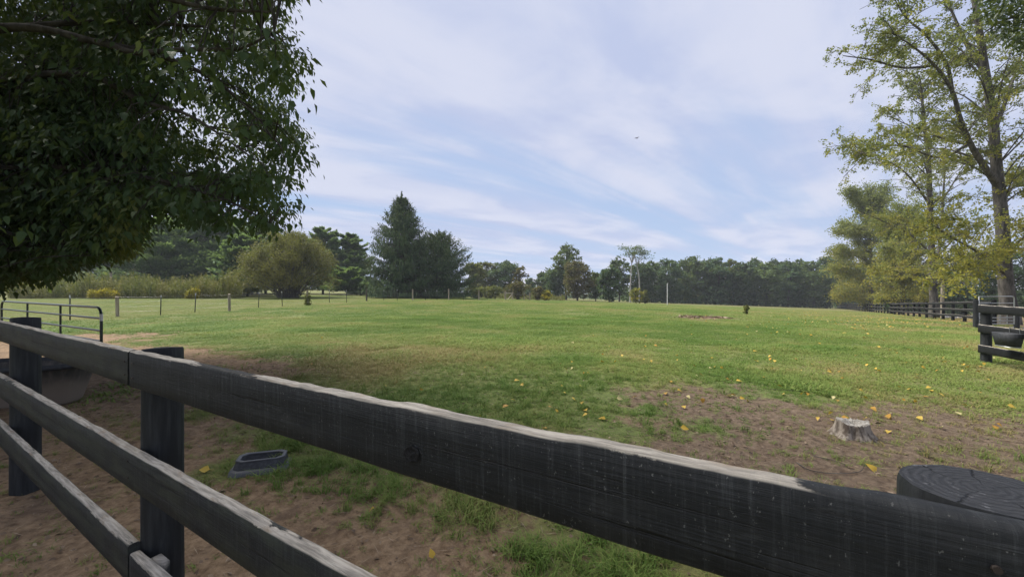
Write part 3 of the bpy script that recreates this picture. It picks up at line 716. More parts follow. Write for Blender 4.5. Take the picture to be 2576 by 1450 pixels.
def broadleaf(label, px, top, wpx, Y, leaf, bark_m='bark_dark', seed=0, n=3600, size=None, base_frac=.12, gaps=.0, cone=0., name='broadleaf_tree', shift=0., group='trees around the pasture', lobes=16, bare=0):
    """a tree whose crown is many uneven lobes of leaf faces round real limbs; px, top, wpx give where it stands and its size"""
    rs = np.random.RandomState(seed+500)
    b = on_ground(px, Y); tz = CAMZ-(top-HY)/FOC*Y; H = tz-b.z; Wd = wpx/FOC*Y/2
    root = thing(name, label, 'tree' if 'shrub' not in name and 'bush' not in name else 'shrub', b, 0, group)
    gw = Geo(); gl = Geo()
    r0 = max(min(.10, H*.02), H*.018)
    trunk = bez([(0, 0, -.3), (rs.randn()*.02*H, rs.randn()*.02*H, H*.3), (rs.randn()*.03*H, rs.randn()*.03*H, H*.62), (rs.randn()*.03*H, 0, H*.9)], 5)
    tube(gw, trunk, np.linspace(r0*1.25, r0*.2, len(trunk)), 7)
    size = size or Y*.0036+.05; n = int(n*1.7)
    Ls = []
    for i in range(lobes):
        t = (i+.5)/lobes; z = base_frac+(1-base_frac)*t**.9
        prof = math.sin(math.pi*min(1, (z-base_frac*.5)/(1-base_frac*.5))**(.8+.5*(1-cone)))**.6 if cone < .5 else (1.04-z)
        a = i*2.4+rs.rand()*1.2; rr = Wd*prof*(.35+.4*rs.rand())
        lr = (.26+.17*rs.rand())*Wd*(.6+.4*prof)
        c = np.array([math.cos(a)*rr+shift*Wd*z, math.sin(a)*rr, min(z*H, H-lr*.55)])
        Ls.append((c, lr))
        k = min(len(trunk)-1, max(2, int(len(trunk)*(z*.75))))
        p0 = trunk[k]; tube(gw, bez([p0, (p0+c)/2+np.array([0, 0, .06*H])*rs.rand(), c], 4), np.linspace(r0*.38, r0*.1, 9), 5, cap=False)
    vol = np.array([lr**2 for _, lr in Ls]); cnt = (n*vol/vol.sum()).astype(int)+8
    for (c, lr), m in zip(Ls, cnt):
        # sprays: sub-centres on the lobe shell, leaves around each
        ns = max(6, m//14); sd_ = rand_dirs(rs, ns); sd_[:, 2] = np.abs(sd_[:, 2])*.9-.25
        sc_ = c+nrm(sd_)*lr*(.55+.55*rs.rand(ns, 1)**.7)*np.array([1, 1, .8])
        keep = rs.rand(ns) > gaps
        sc_ = sc_[keep]; ns = len(sc_)
        if ns == 0: continue
        k = rs.randint(0, ns, m); sr = lr*.26
        P = sc_[k]+rs.randn(m, 3)*sr*np.array([1, 1, .6])
        out = nrm(P-c); D = nrm(out+rand_dirs(rs, m)*.9+np.array([0, 0, -.25])); Nn = nrm(out*.6+np.array([0, 0, .7])+rand_dirs(rs, m)*.7)
        tn = np.clip(.45+.22*rs.randn(ns)[k]+.14*rs.randn(m)+.12*rs.randn(), 0, 1)
        s = size*(.7+.6*rs.rand(m)); leaves(gl, P, D, Nn, s*1.25, s*.95, .15, tn)
    for i in range(bare):                                             # thin bare shoots above the crown
        a = rs.rand()*6.3; c, lr = Ls[-1-rs.randint(0, 4)]
        p0 = c; p1 = c+np.array([math.cos(a)*lr*.8, math.sin(a)*lr*.8, lr*(.9+.9*rs.rand())])
        pth = bez([p0, (p0+p1)/2+rs.randn(3)*.15, p1], 4); tube(gw, pth, np.linspace(r0*.18, r0*.05, len(pth)), 4, cap=False)
        m = 26; k = rs.randint(3, len(pth), m); P = pth[k]+rs.randn(m, 3)*lr*.16
        leaves(gl, P, rand_dirs(rs, m), rand_dirs(rs, m), size*.9, size*.7, .15, np.clip(.4+.2*rs.randn(m), 0, 1))
    tree_parts(root, gw, gl, M[bark_m], M[leaf], b)
    return root

def pine(label, px, top, wpx, Y, seed, n_br=105, name='white_pine', low=.05, dens=1.):
    """tiered pine: flat layered boughs of needle tufts"""
    rs = np.random.RandomState(seed+900)
    b = on_ground(px, Y); H = CAMZ-(top-HY)/FOC*Y-b.z; Wd = wpx/FOC*Y/2
    root = thing(name, label, 'pine tree', b, 0, 'pines behind the pasture')
    gw = Geo(); gl = Geo(); r0 = H*.018
    tr = bez([(0, 0, -.3), (rs.randn()*.01*H, 0, H*.5), (rs.randn()*.02*H, 0, H*.97)], 8); tube(gw, tr, np.linspace(r0, r0*.15, len(tr)), 8)
    for i in range(n_br):
        t = low+(1-low)*((i+rs.rand())/n_br)**.85
        L = Wd*(1.0-.66*max(0, t-.25)/.75)*(.65+.5*rs.rand()) if t > .1 else Wd*(.7+.3*rs.rand())
        if t > .93: L *= .55
        a = rs.rand()*6.283; rise = (.02+.30*t+.08*rs.randn())
        p0 = np.array([0, 0, t*H*.97]); d = np.array([math.cos(a), math.sin(a), 0])
        p1 = p0+d*L*.6+np.array([0, 0, rise*L*.45]); p2 = p0+d*L+np.array([0, 0, rise*L+.05*L])
        pth = bez([p0, p1, p2], 5); tube(gw, pth, np.linspace(r0*.3, r0*.06, len(pth)), 4, cap=False)
        m = int(260*dens*L/Wd+50); u = rs.rand(m)**.6; k = np.minimum((u*(len(pth)-1)).astype(int), len(pth)-1)
        side = np.array([-d[1], d[0], 0]); wv = L*.30*(1.05-np.abs(u-.55))
        P = pth[k]+side*(rs.randn(m)*wv*.55)[:, None]+np.stack([0*u, 0*u, .050*L*rs.randn(m)*.6+.02*L], -1)
        D = nrm(d*.7+side*(rs.randn(m)*.6)[:, None]+np.stack([0*u, 0*u, .55+.3*rs.randn(m)], -1))
        Nn = nrm(np.array([0, 0, 1.])+rand_dirs(rs, m)*.5)
        s = (.30+.16*rs.rand(m))*(.6+.4*Y/62); tn = np.clip(.30+.55*(P[:, 2]-pth[k][:, 2])/(.050*L+.01)*.35+.12*rs.randn(m)+.15*rs.randn(), 0, 1)  # tint rises above the bough: light from overhead put into the needle colour
        leaves(gl, P, D, Nn, s*1.5, s*.75, .1, tn)
    tree_parts(root, gw, gl, M['bark_dark'], M['pine'], b); return root

def spruce(label, px, top, wpx, Y, seed, n_br=230, pw=.62):
    """Norway spruce: upswept boughs with hanging branchlets"""
    rs = np.random.RandomState(seed+1300)
    b = on_ground(px, Y); H = CAMZ-(top-HY)/FOC*Y-b.z; Wd = wpx/FOC*Y/2
    root = thing('spruce_tree', label, 'spruce tree', b, 0, 'spruces behind the wire fence')
    gw = Geo(); gl = Geo(); r0 = H*.02
    tube(gw, [(0, 0, -.3), (0, 0, H*.5), (0, 0, H)], [r0, r0*.55, r0*.06], 8)
    for i in range(n_br):
        t = .03+.95*((i+rs.rand())/n_br)**.9; prof = (1-t)**pw*(1-.10*math.sin(t*9)) if t > .12 else .93
        L = Wd*prof*(.72+.36*rs.rand())+.15; a = i*2.39996+rs.randn()*.3
        d = np.array([math.cos(a), math.sin(a), 0]); z0 = t*H*.985
        drop = (-.30+.75*t)+.08*rs.randn()
        p = bez([(0, 0, z0), np.array([0, 0, z0])+d*L*.55+np.array([0, 0, L*(drop-.10)*.5]), np.array([0, 0, z0])+d*L+np.array([0, 0, L*(drop*.75+.16)])], 6)
        p[:, 2] = np.maximum(p[:, 2], .25)
        tube(gw, p, np.linspace(r0*.22, r0*.05, len(p)), 4, cap=False)
        m = int(26+70*L/Wd); u = rs.rand(m)**.65; k = np.minimum((u*(len(p)-1)).astype(int), len(p)-2); f = (u*(len(p)-1)-k)[:, None]
        side = np.array([-d[1], d[0], 0]); B = p[k]*(1-f)+p[k+1]*f+side*(rs.randn(m)*.10*L*(.4+u))[:, None]
        hang = (.30+.75*rs.rand(m))*(.35+.65*(1-t))*min(1, H/14)*np.where(u > .93, .6, 1)
        D = nrm(np.stack([d[0]*(.25+.2*rs.randn(m)), d[1]*(.25+.2*rs.randn(m)), -1+.3*rs.rand(m)], -1)); Nn = nrm(d+rand_dirs(rs, m)*.6)
        tn = np.clip(.42+.16*rs.randn(m)+.10*rs.randn()+.25*(u > .8), 0, 1)
        B[:, 2] = np.maximum(B[:, 2], hang*.9+.12)
        leaves(gl, B, D, Nn, hang, .10+.10*rs.rand(m), .1, tn)
        # short upright shoots along the bough
        m2 = m//2; k2 = rs.randint(1, len(p), m2); P2 = p[k2]+side*(rs.randn(m2)*.06*L)[:, None]
        D2 = nrm(d*.8+np.array([0, 0, .5])+rand_dirs(rs, m2)*.6); leaves(gl, P2, D2, np.array([0, 0, 1.])+rand_dirs(rs, m2)*.4, .28+.2*rs.rand(m2), .10, .1, np.clip(.55+.2*rs.randn(m2), 0, 1))
    for i in range(26):                                               # spiky leaders
        a = rs.rand()*6.3; z0 = H*(.86+.13*rs.rand()); q = np.array([math.cos(a), math.sin(a), 0])*.25*(1-z0/H)*Wd
        p0 = np.array([0, 0, z0])+q; p1 = p0+q*.7+np.array([0, 0, .5+.4*rs.rand()]); tube(gw, [p0, p1], [.03, .015], 4)
        m = 14; u = rs.rand(m)[:, None]; leaves(gl, p0+(p1-p0)*u, nrm(rand_dirs(rs, m)+np.array([0, 0, .8])), rand_dirs(rs, m), .20, .09, .1, .55)
    tree_parts(root, gw, gl, M['bark_dark'], M['spruce'], b); return root

def willow_bush():
    rs = np.random.RandomState(77); Y = 50.
    b = on_ground(726, Y); H = 7.9; Wd = 5.8
    root = thing('willow_bush', 'wide olive round bush of fine upright stems left of the tall spruce', 'bush', b)
    gw = Geo(); gl = Geo()
    for i in range(210):
        a = rs.rand()*6.283; el = R(8)+R(82)*rs.rand()**.9; q = .80+.24*rs.rand()
        d = np.array([math.cos(a), math.sin(a), 0]); p0 = d*1.1*rs.rand()+np.array([0, 0, -.1])
        p2 = d*Wd*math.cos(el)*q+np.array([0, 0, .35+H*math.sin(el)**.9*q*.97]); p1 = p0*.45+p2*.5+np.array([0, 0, .6*math.cos(el)]); p3 = p2+d*.5+np.array([0, 0, -.25-.5*rs.rand()*math.cos(el)])
        p = bez([p0, p1, p2, p3], 6); tube(gw, p, np.linspace(.05, .01, len(p)), 4, cap=False)
        m = 210; u = .28+.72*rs.rand(m)**.65; k = np.minimum((u*(len(p)-1)).astype(int), len(p)-1)
        P = p[k]+rs.randn(m, 3)*.36; D = nrm(d*.4+np.array([0, 0, .25])+rand_dirs(rs, m)*.9); P[:, 2] = np.maximum(P[:, 2], .2)
        leaves(gl, P, D, np.array([0, 0, 1.])+rand_dirs(rs, m)*.8, .20+.12*rs.rand(m), .07+.03*rs.rand(m), .1, np.clip(.45+.18*rs.randn(m)+.15*rs.randn(), 0, 1))
    for o, nm in ((gw, 'stems'), (gl, 'crown')):
        q = obj(nm, o.mesh(nm, M['bark_grey'] if nm == 'stems' else M['willow'], False), root); q['kind'] = 'stuff'
willow_bush()
spruce('tallest dark Norway spruce with drooping boughs in the middle distance', 1010, 492, 216, 53, 1, 300, pw=.68)
spruce('shorter dark spruce at the right shoulder of the tall one', 1104, 588, 206, 57, 2, 290, pw=.42)
pine('dark pine with layered boughs directly right of the near tree edge', 400, 552, 250, 62, 1)
pine('broad pine with layered boughs behind the tall weeds', 520, 546, 255, 67, 2)
pine('lower pine with bright tufts just left of the olive bush', 622, 588, 180, 58, 3, 90)
pine('pine behind the small grey shed', 265, 560, 230, 70, 4)
pine('tall pine in the back row just right of the hanging leaves edge', 350, 548, 220, 74, 8)
pine('back-row pine between the two broad layered pines', 462, 540, 230, 78, 9)
pine('back-row pine above the goldenrod clump', 572, 545, 220, 76, 10)
pine('back-row pine peeping over the left of the olive bush', 668, 566, 190, 74, 11)
pine('pine rising behind the right side of the olive bush', 812, 573, 146, 74, 5, 120)
pine('open-crowned pine between the olive bush and the tall spruce', 884, 588, 124, 78, 6, 105)
pine('low spreading pine under the open-crowned pine', 872, 676, 118, 64, 7, 42)
# mid-distance deciduous trees
broadleaf('pale yellowish tree peeping out behind the shorter spruce', 1190, 662, 52, 84, 'green_c', seed=3, n=1500, gaps=.2)
broadleaf('yellow-green tree left of the blue-green one, far behind the fence', 1222, 662, 78, 98, 'green_c', seed=4, n=2400, base_frac=.05)
broadleaf('blue-green round tree far behind the wooden gateway', 1272, 660, 86, 96, 'green_b', seed=5, n=2600, base_frac=.05)
broadleaf('thin half-bare tree at the right of the blue-green tree', 1306, 668, 40, 92, 'rust', seed=6, n=500, gaps=.3, lobes=9)
broadleaf('small rounded tree in the gap above the gateway', 1331, 702, 44, 118, 'green_b', seed=7, n=1500, base_frac=.0, cone=.6)
broadleaf('low dark tree at the left end of the right-hand grove', 1368, 688, 62, 100, 'green_d', seed=8, n=1700, base_frac=.03)
broadleaf('dark rounded tree below the tall airy one', 1400, 676, 86, 92, 'green_b', seed=9, n=2400, base_frac=.1)
broadleaf('tall airy tree with a ragged top standing above the grove', 1424, 620, 76, 90, 'green_a', seed=10, n=1700, gaps=.35, base_frac=.42, lobes=18, bare=5)
broadleaf('brownish olive tree in front of the grove right of the gateway', 1452, 662, 92, 80, 'rust', seed=11, n=2600, base_frac=.1, gaps=.1)
broadleaf('mid green tree right of the brownish olive one', 1498, 688, 58, 84, 'green_a', seed=12, n=1700, base_frac=.08)
broadleaf('dense blue-green upright tree near the end of the wire fence', 1532, 676, 58, 74, 'green_b', seed=13, n=2200, base_frac=.04)
broadleaf('ragged olive tree left of the tall flat-topped tree', 1557, 652, 66, 96, 'green_a', seed=14, n=1700, base_frac=.15, gaps=.15, bare=4)
def flat_top():
    rs = np.random.RandomState(31); Y = 88.; b = on_ground(1589, Y); H = CAMZ-(617-HY)/FOC*Y-b.z
    root = thing('flat_topped_tree', 'tall pale-trunked tree with a thin flat crown above the wood', 'tree', b, 0, 'trees around the pasture'); gw = Geo(); gl = Geo()
    for (bx, tx, hh) in ((-.4, .0, 1.), (1.6, 1.1, .93)):
        tr = bez([(bx, 0, -.3), (bx+.1, 0, H*.4), (tx, 0, H*.72*hh)], 5); tube(gw, tr, np.linspace(.20, .10, len(tr)), 7); top = tr[-1]
        for i in range(9):
            a = rs.rand()*6.3; rr = (1.0+1.9*rs.rand()); p2 = top+np.array([math.cos(a)*rr, math.sin(a)*rr, H*.28*hh*(.35+.65*rs.rand())])
            p = bez([top-np.array([0, 0, .6*rs.rand()]), (top+p2)/2+np.array([0, 0, .3]), p2], 4); tube(gw, p, np.linspace(.09, .03, len(p)), 5, cap=False)
            m = 70; P = p2+rs.randn(m, 3)*np.array([.8, .8, .22]); leaves(gl, P, rand_dirs(rs, m)*np.array([1, 1, .4]), np.array([0, 0, 1.])+rand_dirs(rs, m)*.5, .36, .28, .1, np.clip(.5+.2*rs.randn(m), 0, 1))
    tree_parts(root, gw, gl, M['bark_pale'], M['green_a'], b)
flat_top()
adj = ['dark green', 'olive green', 'blue-green', 'mid green', 'brown-tinged green', 'deep green', 'grey-green']
wood = [(1612, 664, 74, 98, 'green_d'), (1640, 660, 80, 104, 'green_a'), (1678, 652, 82, 100, 'green_b'), (1712, 658, 70, 108, 'green_d'), (1742, 648, 84, 102, 'green_a'), (1776, 655, 76, 106, 'green_d'),
        (1806, 650, 78, 100, 'green_b'), (1838, 656, 74, 104, 'green_c'), (1866, 664, 66, 98, 'green_d'), (1893, 655, 70, 106, 'green_b'), (1925, 664, 78, 98, 'green_a'), (1952, 656, 66, 108, 'green_d'), (1982, 660, 74, 100, 'green_b'),
        (2012, 658, 72, 106, 'green_d'), (2044, 660, 80, 98, 'green_a'), (2078, 650, 84, 104, 'green_d')]
where = ['right behind the flat-topped tree trunk', 'just right of the flat-topped tree', 'left of the white pole', 'behind the white pole', 'right of the white pole', 'with a ragged top left of the wood centre',
         'at the centre of the far wood', 'pale-tipped, right of the wood centre', 'dipping low in the far wood', 'two trees right of the pale-tipped one', 'above the debris patch in the pasture', 'in the right half of the far wood', 'four trees left of the yellow cottonwoods', 'three trees left of the yellow cottonwoods', 'second tree left of the yellow cottonwoods', 'beside the yellow cottonwoods']
cn = {'green_a': 'olive green', 'green_b': 'blue-green', 'green_c': 'yellow-green', 'green_d': 'dark green'}
for i, (x, tp, w, Y, lf_) in enumerate(wood):
    broadleaf(cn[lf_]+' tree of the far wood '+where[i], x, tp, w, Y, lf_, seed=40+i, n=2500, base_frac=.0, lobes=18, bare=(3 if i in (4, 6, 9, 11, 12) else 0), group='trees of the far wood')
def understory():
    """shrub layer filling the foot of the far wood, one mass"""
    rs = np.random.RandomState(9); gl = Geo(); m = 15000
    px = 1560+rs.rand(m)*1130; Y = 96+rs.rand(m)*24; Y = np.where(px > 2250, 62+rs.rand(m)*40, np.where(px > 2080, 122+rs.rand(m)*14, Y))
    X = (px-CX)/FOC*Y; hh = 4.5*rs.rand(m)**1.2+.2; P = np.stack([X, Y, gz(X, Y)+hh], -1)
    tn = np.clip(fbm(X*.3, Y*.3, 3)+.15*rs.randn(m), 0, 1); leaves(gl, P, rand_dirs(rs, m), np.array([0, -.4, 1.])+rand_dirs(rs, m)*.8, .7, .55, .1, tn)
    tag(obj('undergrowth', gl.mesh('undergrowth', M['green_d'])), 'dark shrubby undergrowth along the foot of the far wood', 'undergrowth', None, 'stuff')
    gl = Geo(); m = 9000; a = R(-60)+rs.rand(m)*R(120); Y = 185+rs.rand(m)*20; X = np.tan(a)*Y
    P = np.stack([X, Y, gz(X, Y)+rs.rand(m)**1.3*(4.0+4*fbm(X*.05, X*0, 3))], -1); leaves(gl, P, rand_dirs(rs, m), np.array([0, -.4, 1.])+rand_dirs(rs, m)*.8, 1.6, 1.3, .1, np.clip(fbm(X*.1, Y*.1, 3)+.1*rs.randn(m), 0, 1))
    tag(obj('treeline', gl.mesh('treeline', M['green_b'])), 'distant low treeline beyond the pasture', 'treeline', None, 'stuff')
understory()
# darker wood behind the cottonwoods on the right
for i, (x, tp, w, Y, lf_, lb) in enumerate([(2130, 664, 110, 128, 'green_d', 'dark tree behind the leftmost yellow cottonwood'), (2200, 668, 120, 96, 'green_b', 'blue-green tree behind the small cottonwoods'),
        (2270, 662, 120, 72, 'green_d', 'dark tree behind the middle cottonwood trunk'), (2345, 655, 130, 64, 'green_d', 'dark tree left of the thick cottonwood trunk'), (2420, 640, 130, 58, 'green_d', 'dark evergreen-looking tree between the two big cottonwood trunks'),
        (2500, 632, 140, 55, 'green_d', 'dark tree behind the thick cottonwood trunk'), (2580, 625, 150, 52, 'green_d', 'dark tree at the right edge behind the galvanised gate')]):
    broadleaf(lb, x, tp, w, Y, lf_, seed=70+i, n=2600, base_frac=.0, group='dark trees behind the cottonwoods')

def cottonwood(label, Y, trunk_px, limbs_px, leaf, seed, r0, leaf_size, n_tw, per, name='cottonwood_tree', spread=1.0, fuzz=.07, droop=.2):
    """trunk and main limbs follow real paths; side branches, twigs and fluttering leaves grow from them"""
    rs = np.random.RandomState(seed+2000)
    base = on_ground(trunk_px[0][0], Y); B = np.array(base)
    def path(pts, dy):
        n = len(pts); return bez([np.array(at(x, y, Y+dy*i/(n-1)))-B for i, (x, y) in enumerate(pts)], 6)
    root = thing(name, label, 'tree', base, 0, 'cottonwoods along the right fence'); gw = Geo(); gl = Geo()
    tp = [trunk_px[0]]+list(trunk_px[1:]); tr = path(tp, 0); tr[0, 2] = -.3
    tube(gw, tr, r0*np.concatenate([[1.55, 1.3, 1.12], np.linspace(1.03, .22, len(tr)-3)]), 12)
    skel = [(tr, r0, .30)]
    for pts, f, dy in limbs_px:
        p = path(pts, dy); tube(gw, p, np.linspace(r0*f, r0*.06, len(p)), 8); skel.append((p, r0*f, .12))
    T = []
    for p, r, st in skel:
        ln = np.linalg.norm(np.diff(p, axis=0), axis=1).sum(); nb = int(ln*2.3*spread)
        for i in range(nb):
            u = st+(1-st)*rs.rand(); k = min(int(u*(len(p)-1)), len(p)-2); q = p[k]; tdir = nrm(p[k+1]-p[k])
            d = nrm(tdir*.55+rand_dirs(rs, 1)[0]*np.array([1, 1, .5])+np.array([0, 0, .18])); L = (.8+2.2*rs.rand())*(1.15-.5*u)*(.62+ln*.05)
            e = q+d*L; m_ = (q+e)/2+np.array([0, 0, .12*L]); b_ = bez([q, m_, e], 4); tube(gw, b_, np.linspace(r*.16, .012, len(b_)), 4, cap=False)
            for j in range(n_tw):
                v = .25+.75*rs.rand(); kk = min(int(v*(len(b_)-1)), len(b_)-1); d2 = nrm(d*.5+rand_dirs(rs, 1)[0]+np.array([0, 0, -droop])); e2 = b_[kk]+d2*(.35+.55*rs.rand())
                tube(gw, [b_[kk], e2], [.010, .005], 3, cap=False); T.append((b_[kk], e2))
    A = np.array([t[0] for t in T]); E = np.array([t[1] for t in T]); n = len(T); m = n*per
    k = np.repeat(np.arange(n), per); P = A[k]+(E-A)[k]*(.3+.75*rs.rand(m, 1))+rs.randn(m, 3)*fuzz+(rs.randn(n, 3)*fuzz)[k]
    h = (P[:, 2]/max(P[:, 2].max(), 1)); tn = np.clip(.92-.85*h+.20*rs.randn(n)[k]+.16*rs.randn(m), 0, 1)
    leaves(gl, P, nrm(rand_dirs(rs, m)+np.array([0, 0, -.5])), rand_dirs(rs, m), leaf_size*(.75+.5*rs.rand(m)), leaf_size*(.65+.4*rs.rand(m)), .1, tn)
    tree_parts(root, gw, gl, M['bark_grey'], M[leaf], base); return root
cottonwood('biggest cottonwood with thick forked grey trunk at the right edge', 23., [(2540, 800), (2528, 700), (2520, 560), (2508, 440), (2496, 300), (2478, 180), (2460, 60), (2440, -80), (2425, -260)],
           [([(2510, 470), (2480, 425), (2445, 370), (2415, 300), (2395, 230), (2355, 170), (2300, 120), (2240, 80)], .55, -3),
            ([(2395, 235), (2380, 160), (2330, 90), (2275, 40), (2230, -40)], .32, -1.5), ([(2350, 165), (2270, 170), (2190, 150), (2120, 140)], .26, -2), ([(2440, 365), (2380, 350), (2320, 330), (2230, 290)], .22, 2.5), ([(2440, 360), (2360, 395), (2260, 365), (2150, 390)], .24, -2.5),
            ([(2500, 330), (2530, 250), (2560, 160), (2590, 60)], .40, 3), ([(2515, 520), (2545, 470), (2580, 420)], .3, 3), ([(2480, 190), (2430, 110), (2390, 20), (2350, -80)], .4, 2),
            ([(2530, 690), (2470, 640), (2400, 600), (2330, 555)], .30, -4), ([(2525, 640), (2570, 600), (2620, 570)], .25, -3), ([(2525, 660), (2460, 650), (2420, 690), (2380, 720)], .2, -5)],
           'cotton', 1, .33, .108, 8, 22)
cottonwood('second tall cottonwood with twin grey stems left of the biggest', 35., [(2350, 784), (2345, 700), (2342, 600), (2338, 500), (2335, 400), (2325, 320), (2318, 240), (2312, 190)],
           [([(2347, 700), (2362, 620), (2370, 520), (2376, 420), (2380, 330)], .6, 2), ([(2340, 520), (2300, 460), (2260, 420), (2200, 390), (2135, 362)], .3, -3), ([(2345, 640), (2290, 590), (2230, 560), (2160, 530)], .28, -3), ([(2340, 450), (2290, 400), (2250, 350), (2215, 310)], .25, 2),
            ([(2372, 500), (2410, 440), (2440, 400)], .25, 2), ([(2345, 660), (2400, 600), (2450, 570)], .25, -2), ([(2348, 720), (2300, 690), (2240, 680), (2200, 690)], .22, -3), ([(2348, 720), (2400, 690), (2440, 680)], .2, -3)],
           'cotton_p', 2, .27, .13, 6, 19)
cottonwood('yellowing cottonwood standing alone at the left of the row', 66., [(2192, 775), (2190, 700), (2188, 620), (2185, 540), (2183, 480)],
           [([(2190, 720), (2140, 690), (2100, 670)], .35, -3), ([(2190, 690), (2230, 650), (2262, 610)], .35, 2), ([(2188, 640), (2150, 600), (2120, 560)], .3, 2), ([(2187, 590), (2215, 540), (2235, 500)], .3, -2), ([(2186, 560), (2165, 520), (2150, 500)], .25, 1), ([(2191, 735), (2235, 715), (2275, 705)], .3, -3), ([(2191, 735), (2150, 728), (2105, 725)], .3, 3), ([(2189, 660), (2145, 640), (2098, 632)], .3, -2), ([(2188, 610), (2140, 575), (2108, 590)], .28, -3), ([(2188, 620), (2240, 585), (2275, 555)], .3, 3), ([(2190, 680), (2250, 660), (2300, 650)], .3, -2), ([(2186, 530), (2215, 495), (2225, 470)], .25, 2), ([(2186, 540), (2150, 500), (2140, 480)], .25, -2), ([(2191, 752), (2150, 748), (2100, 742)], .28, -2), ([(2191, 752), (2235, 748), (2280, 744)], .28, 2)],
           'cotton_p', 3, .27, .23, 6, 11, spread=2.4, fuzz=.24)
cottonwood('low bright yellow cottonwood behind the far end of the long fence', 112., [(2118, 775), (2116, 730), (2114, 680), (2112, 640)],
           [([(2116, 740), (2090, 720), (2072, 700)], .35, 1), ([(2116, 730), (2145, 705), (2165, 690)], .35, -2), ([(2115, 700), (2095, 675), (2085, 655)], .3, 2), ([(2116, 745), (2150, 738), (2180, 732)], .3, -2), ([(2116, 748), (2088, 745), (2070, 742)], .3, -1)],
           'cotton_y', 4, .30, .42, 5, 14, spread=2.4, fuzz=.5)
cottonwood('bushy yellow-green cottonwood between the lone one and the twin stems', 46., [(2268, 778), (2266, 730), (2264, 670), (2262, 590), (2262, 520)],
           [([(2266, 740), (2235, 715), (2210, 700)], .35, 2), ([(2266, 725), (2295, 700), (2318, 680)], .35, -2), ([(2265, 690), (2240, 650), (2225, 620)], .3, -2), ([(2265, 700), (2290, 650), (2305, 610)], .3, 2), ([(2266, 748), (2300, 742), (2320, 735)], .3, -3), ([(2264, 650), (2235, 590), (2225, 550)], .3, 2), ([(2264, 640), (2300, 590), (2325, 550)], .3, -2), ([(2263, 600), (2285, 550), (2300, 515)], .28, 1), ([(2267, 757), (2235, 754), (2205, 749)], .28, 2), ([(2267, 755), (2310, 751), (2335, 747)], .28, -1)],
           'cotton_p', 5, .18, .18, 6, 12, spread=2.6, fuzz=.18)

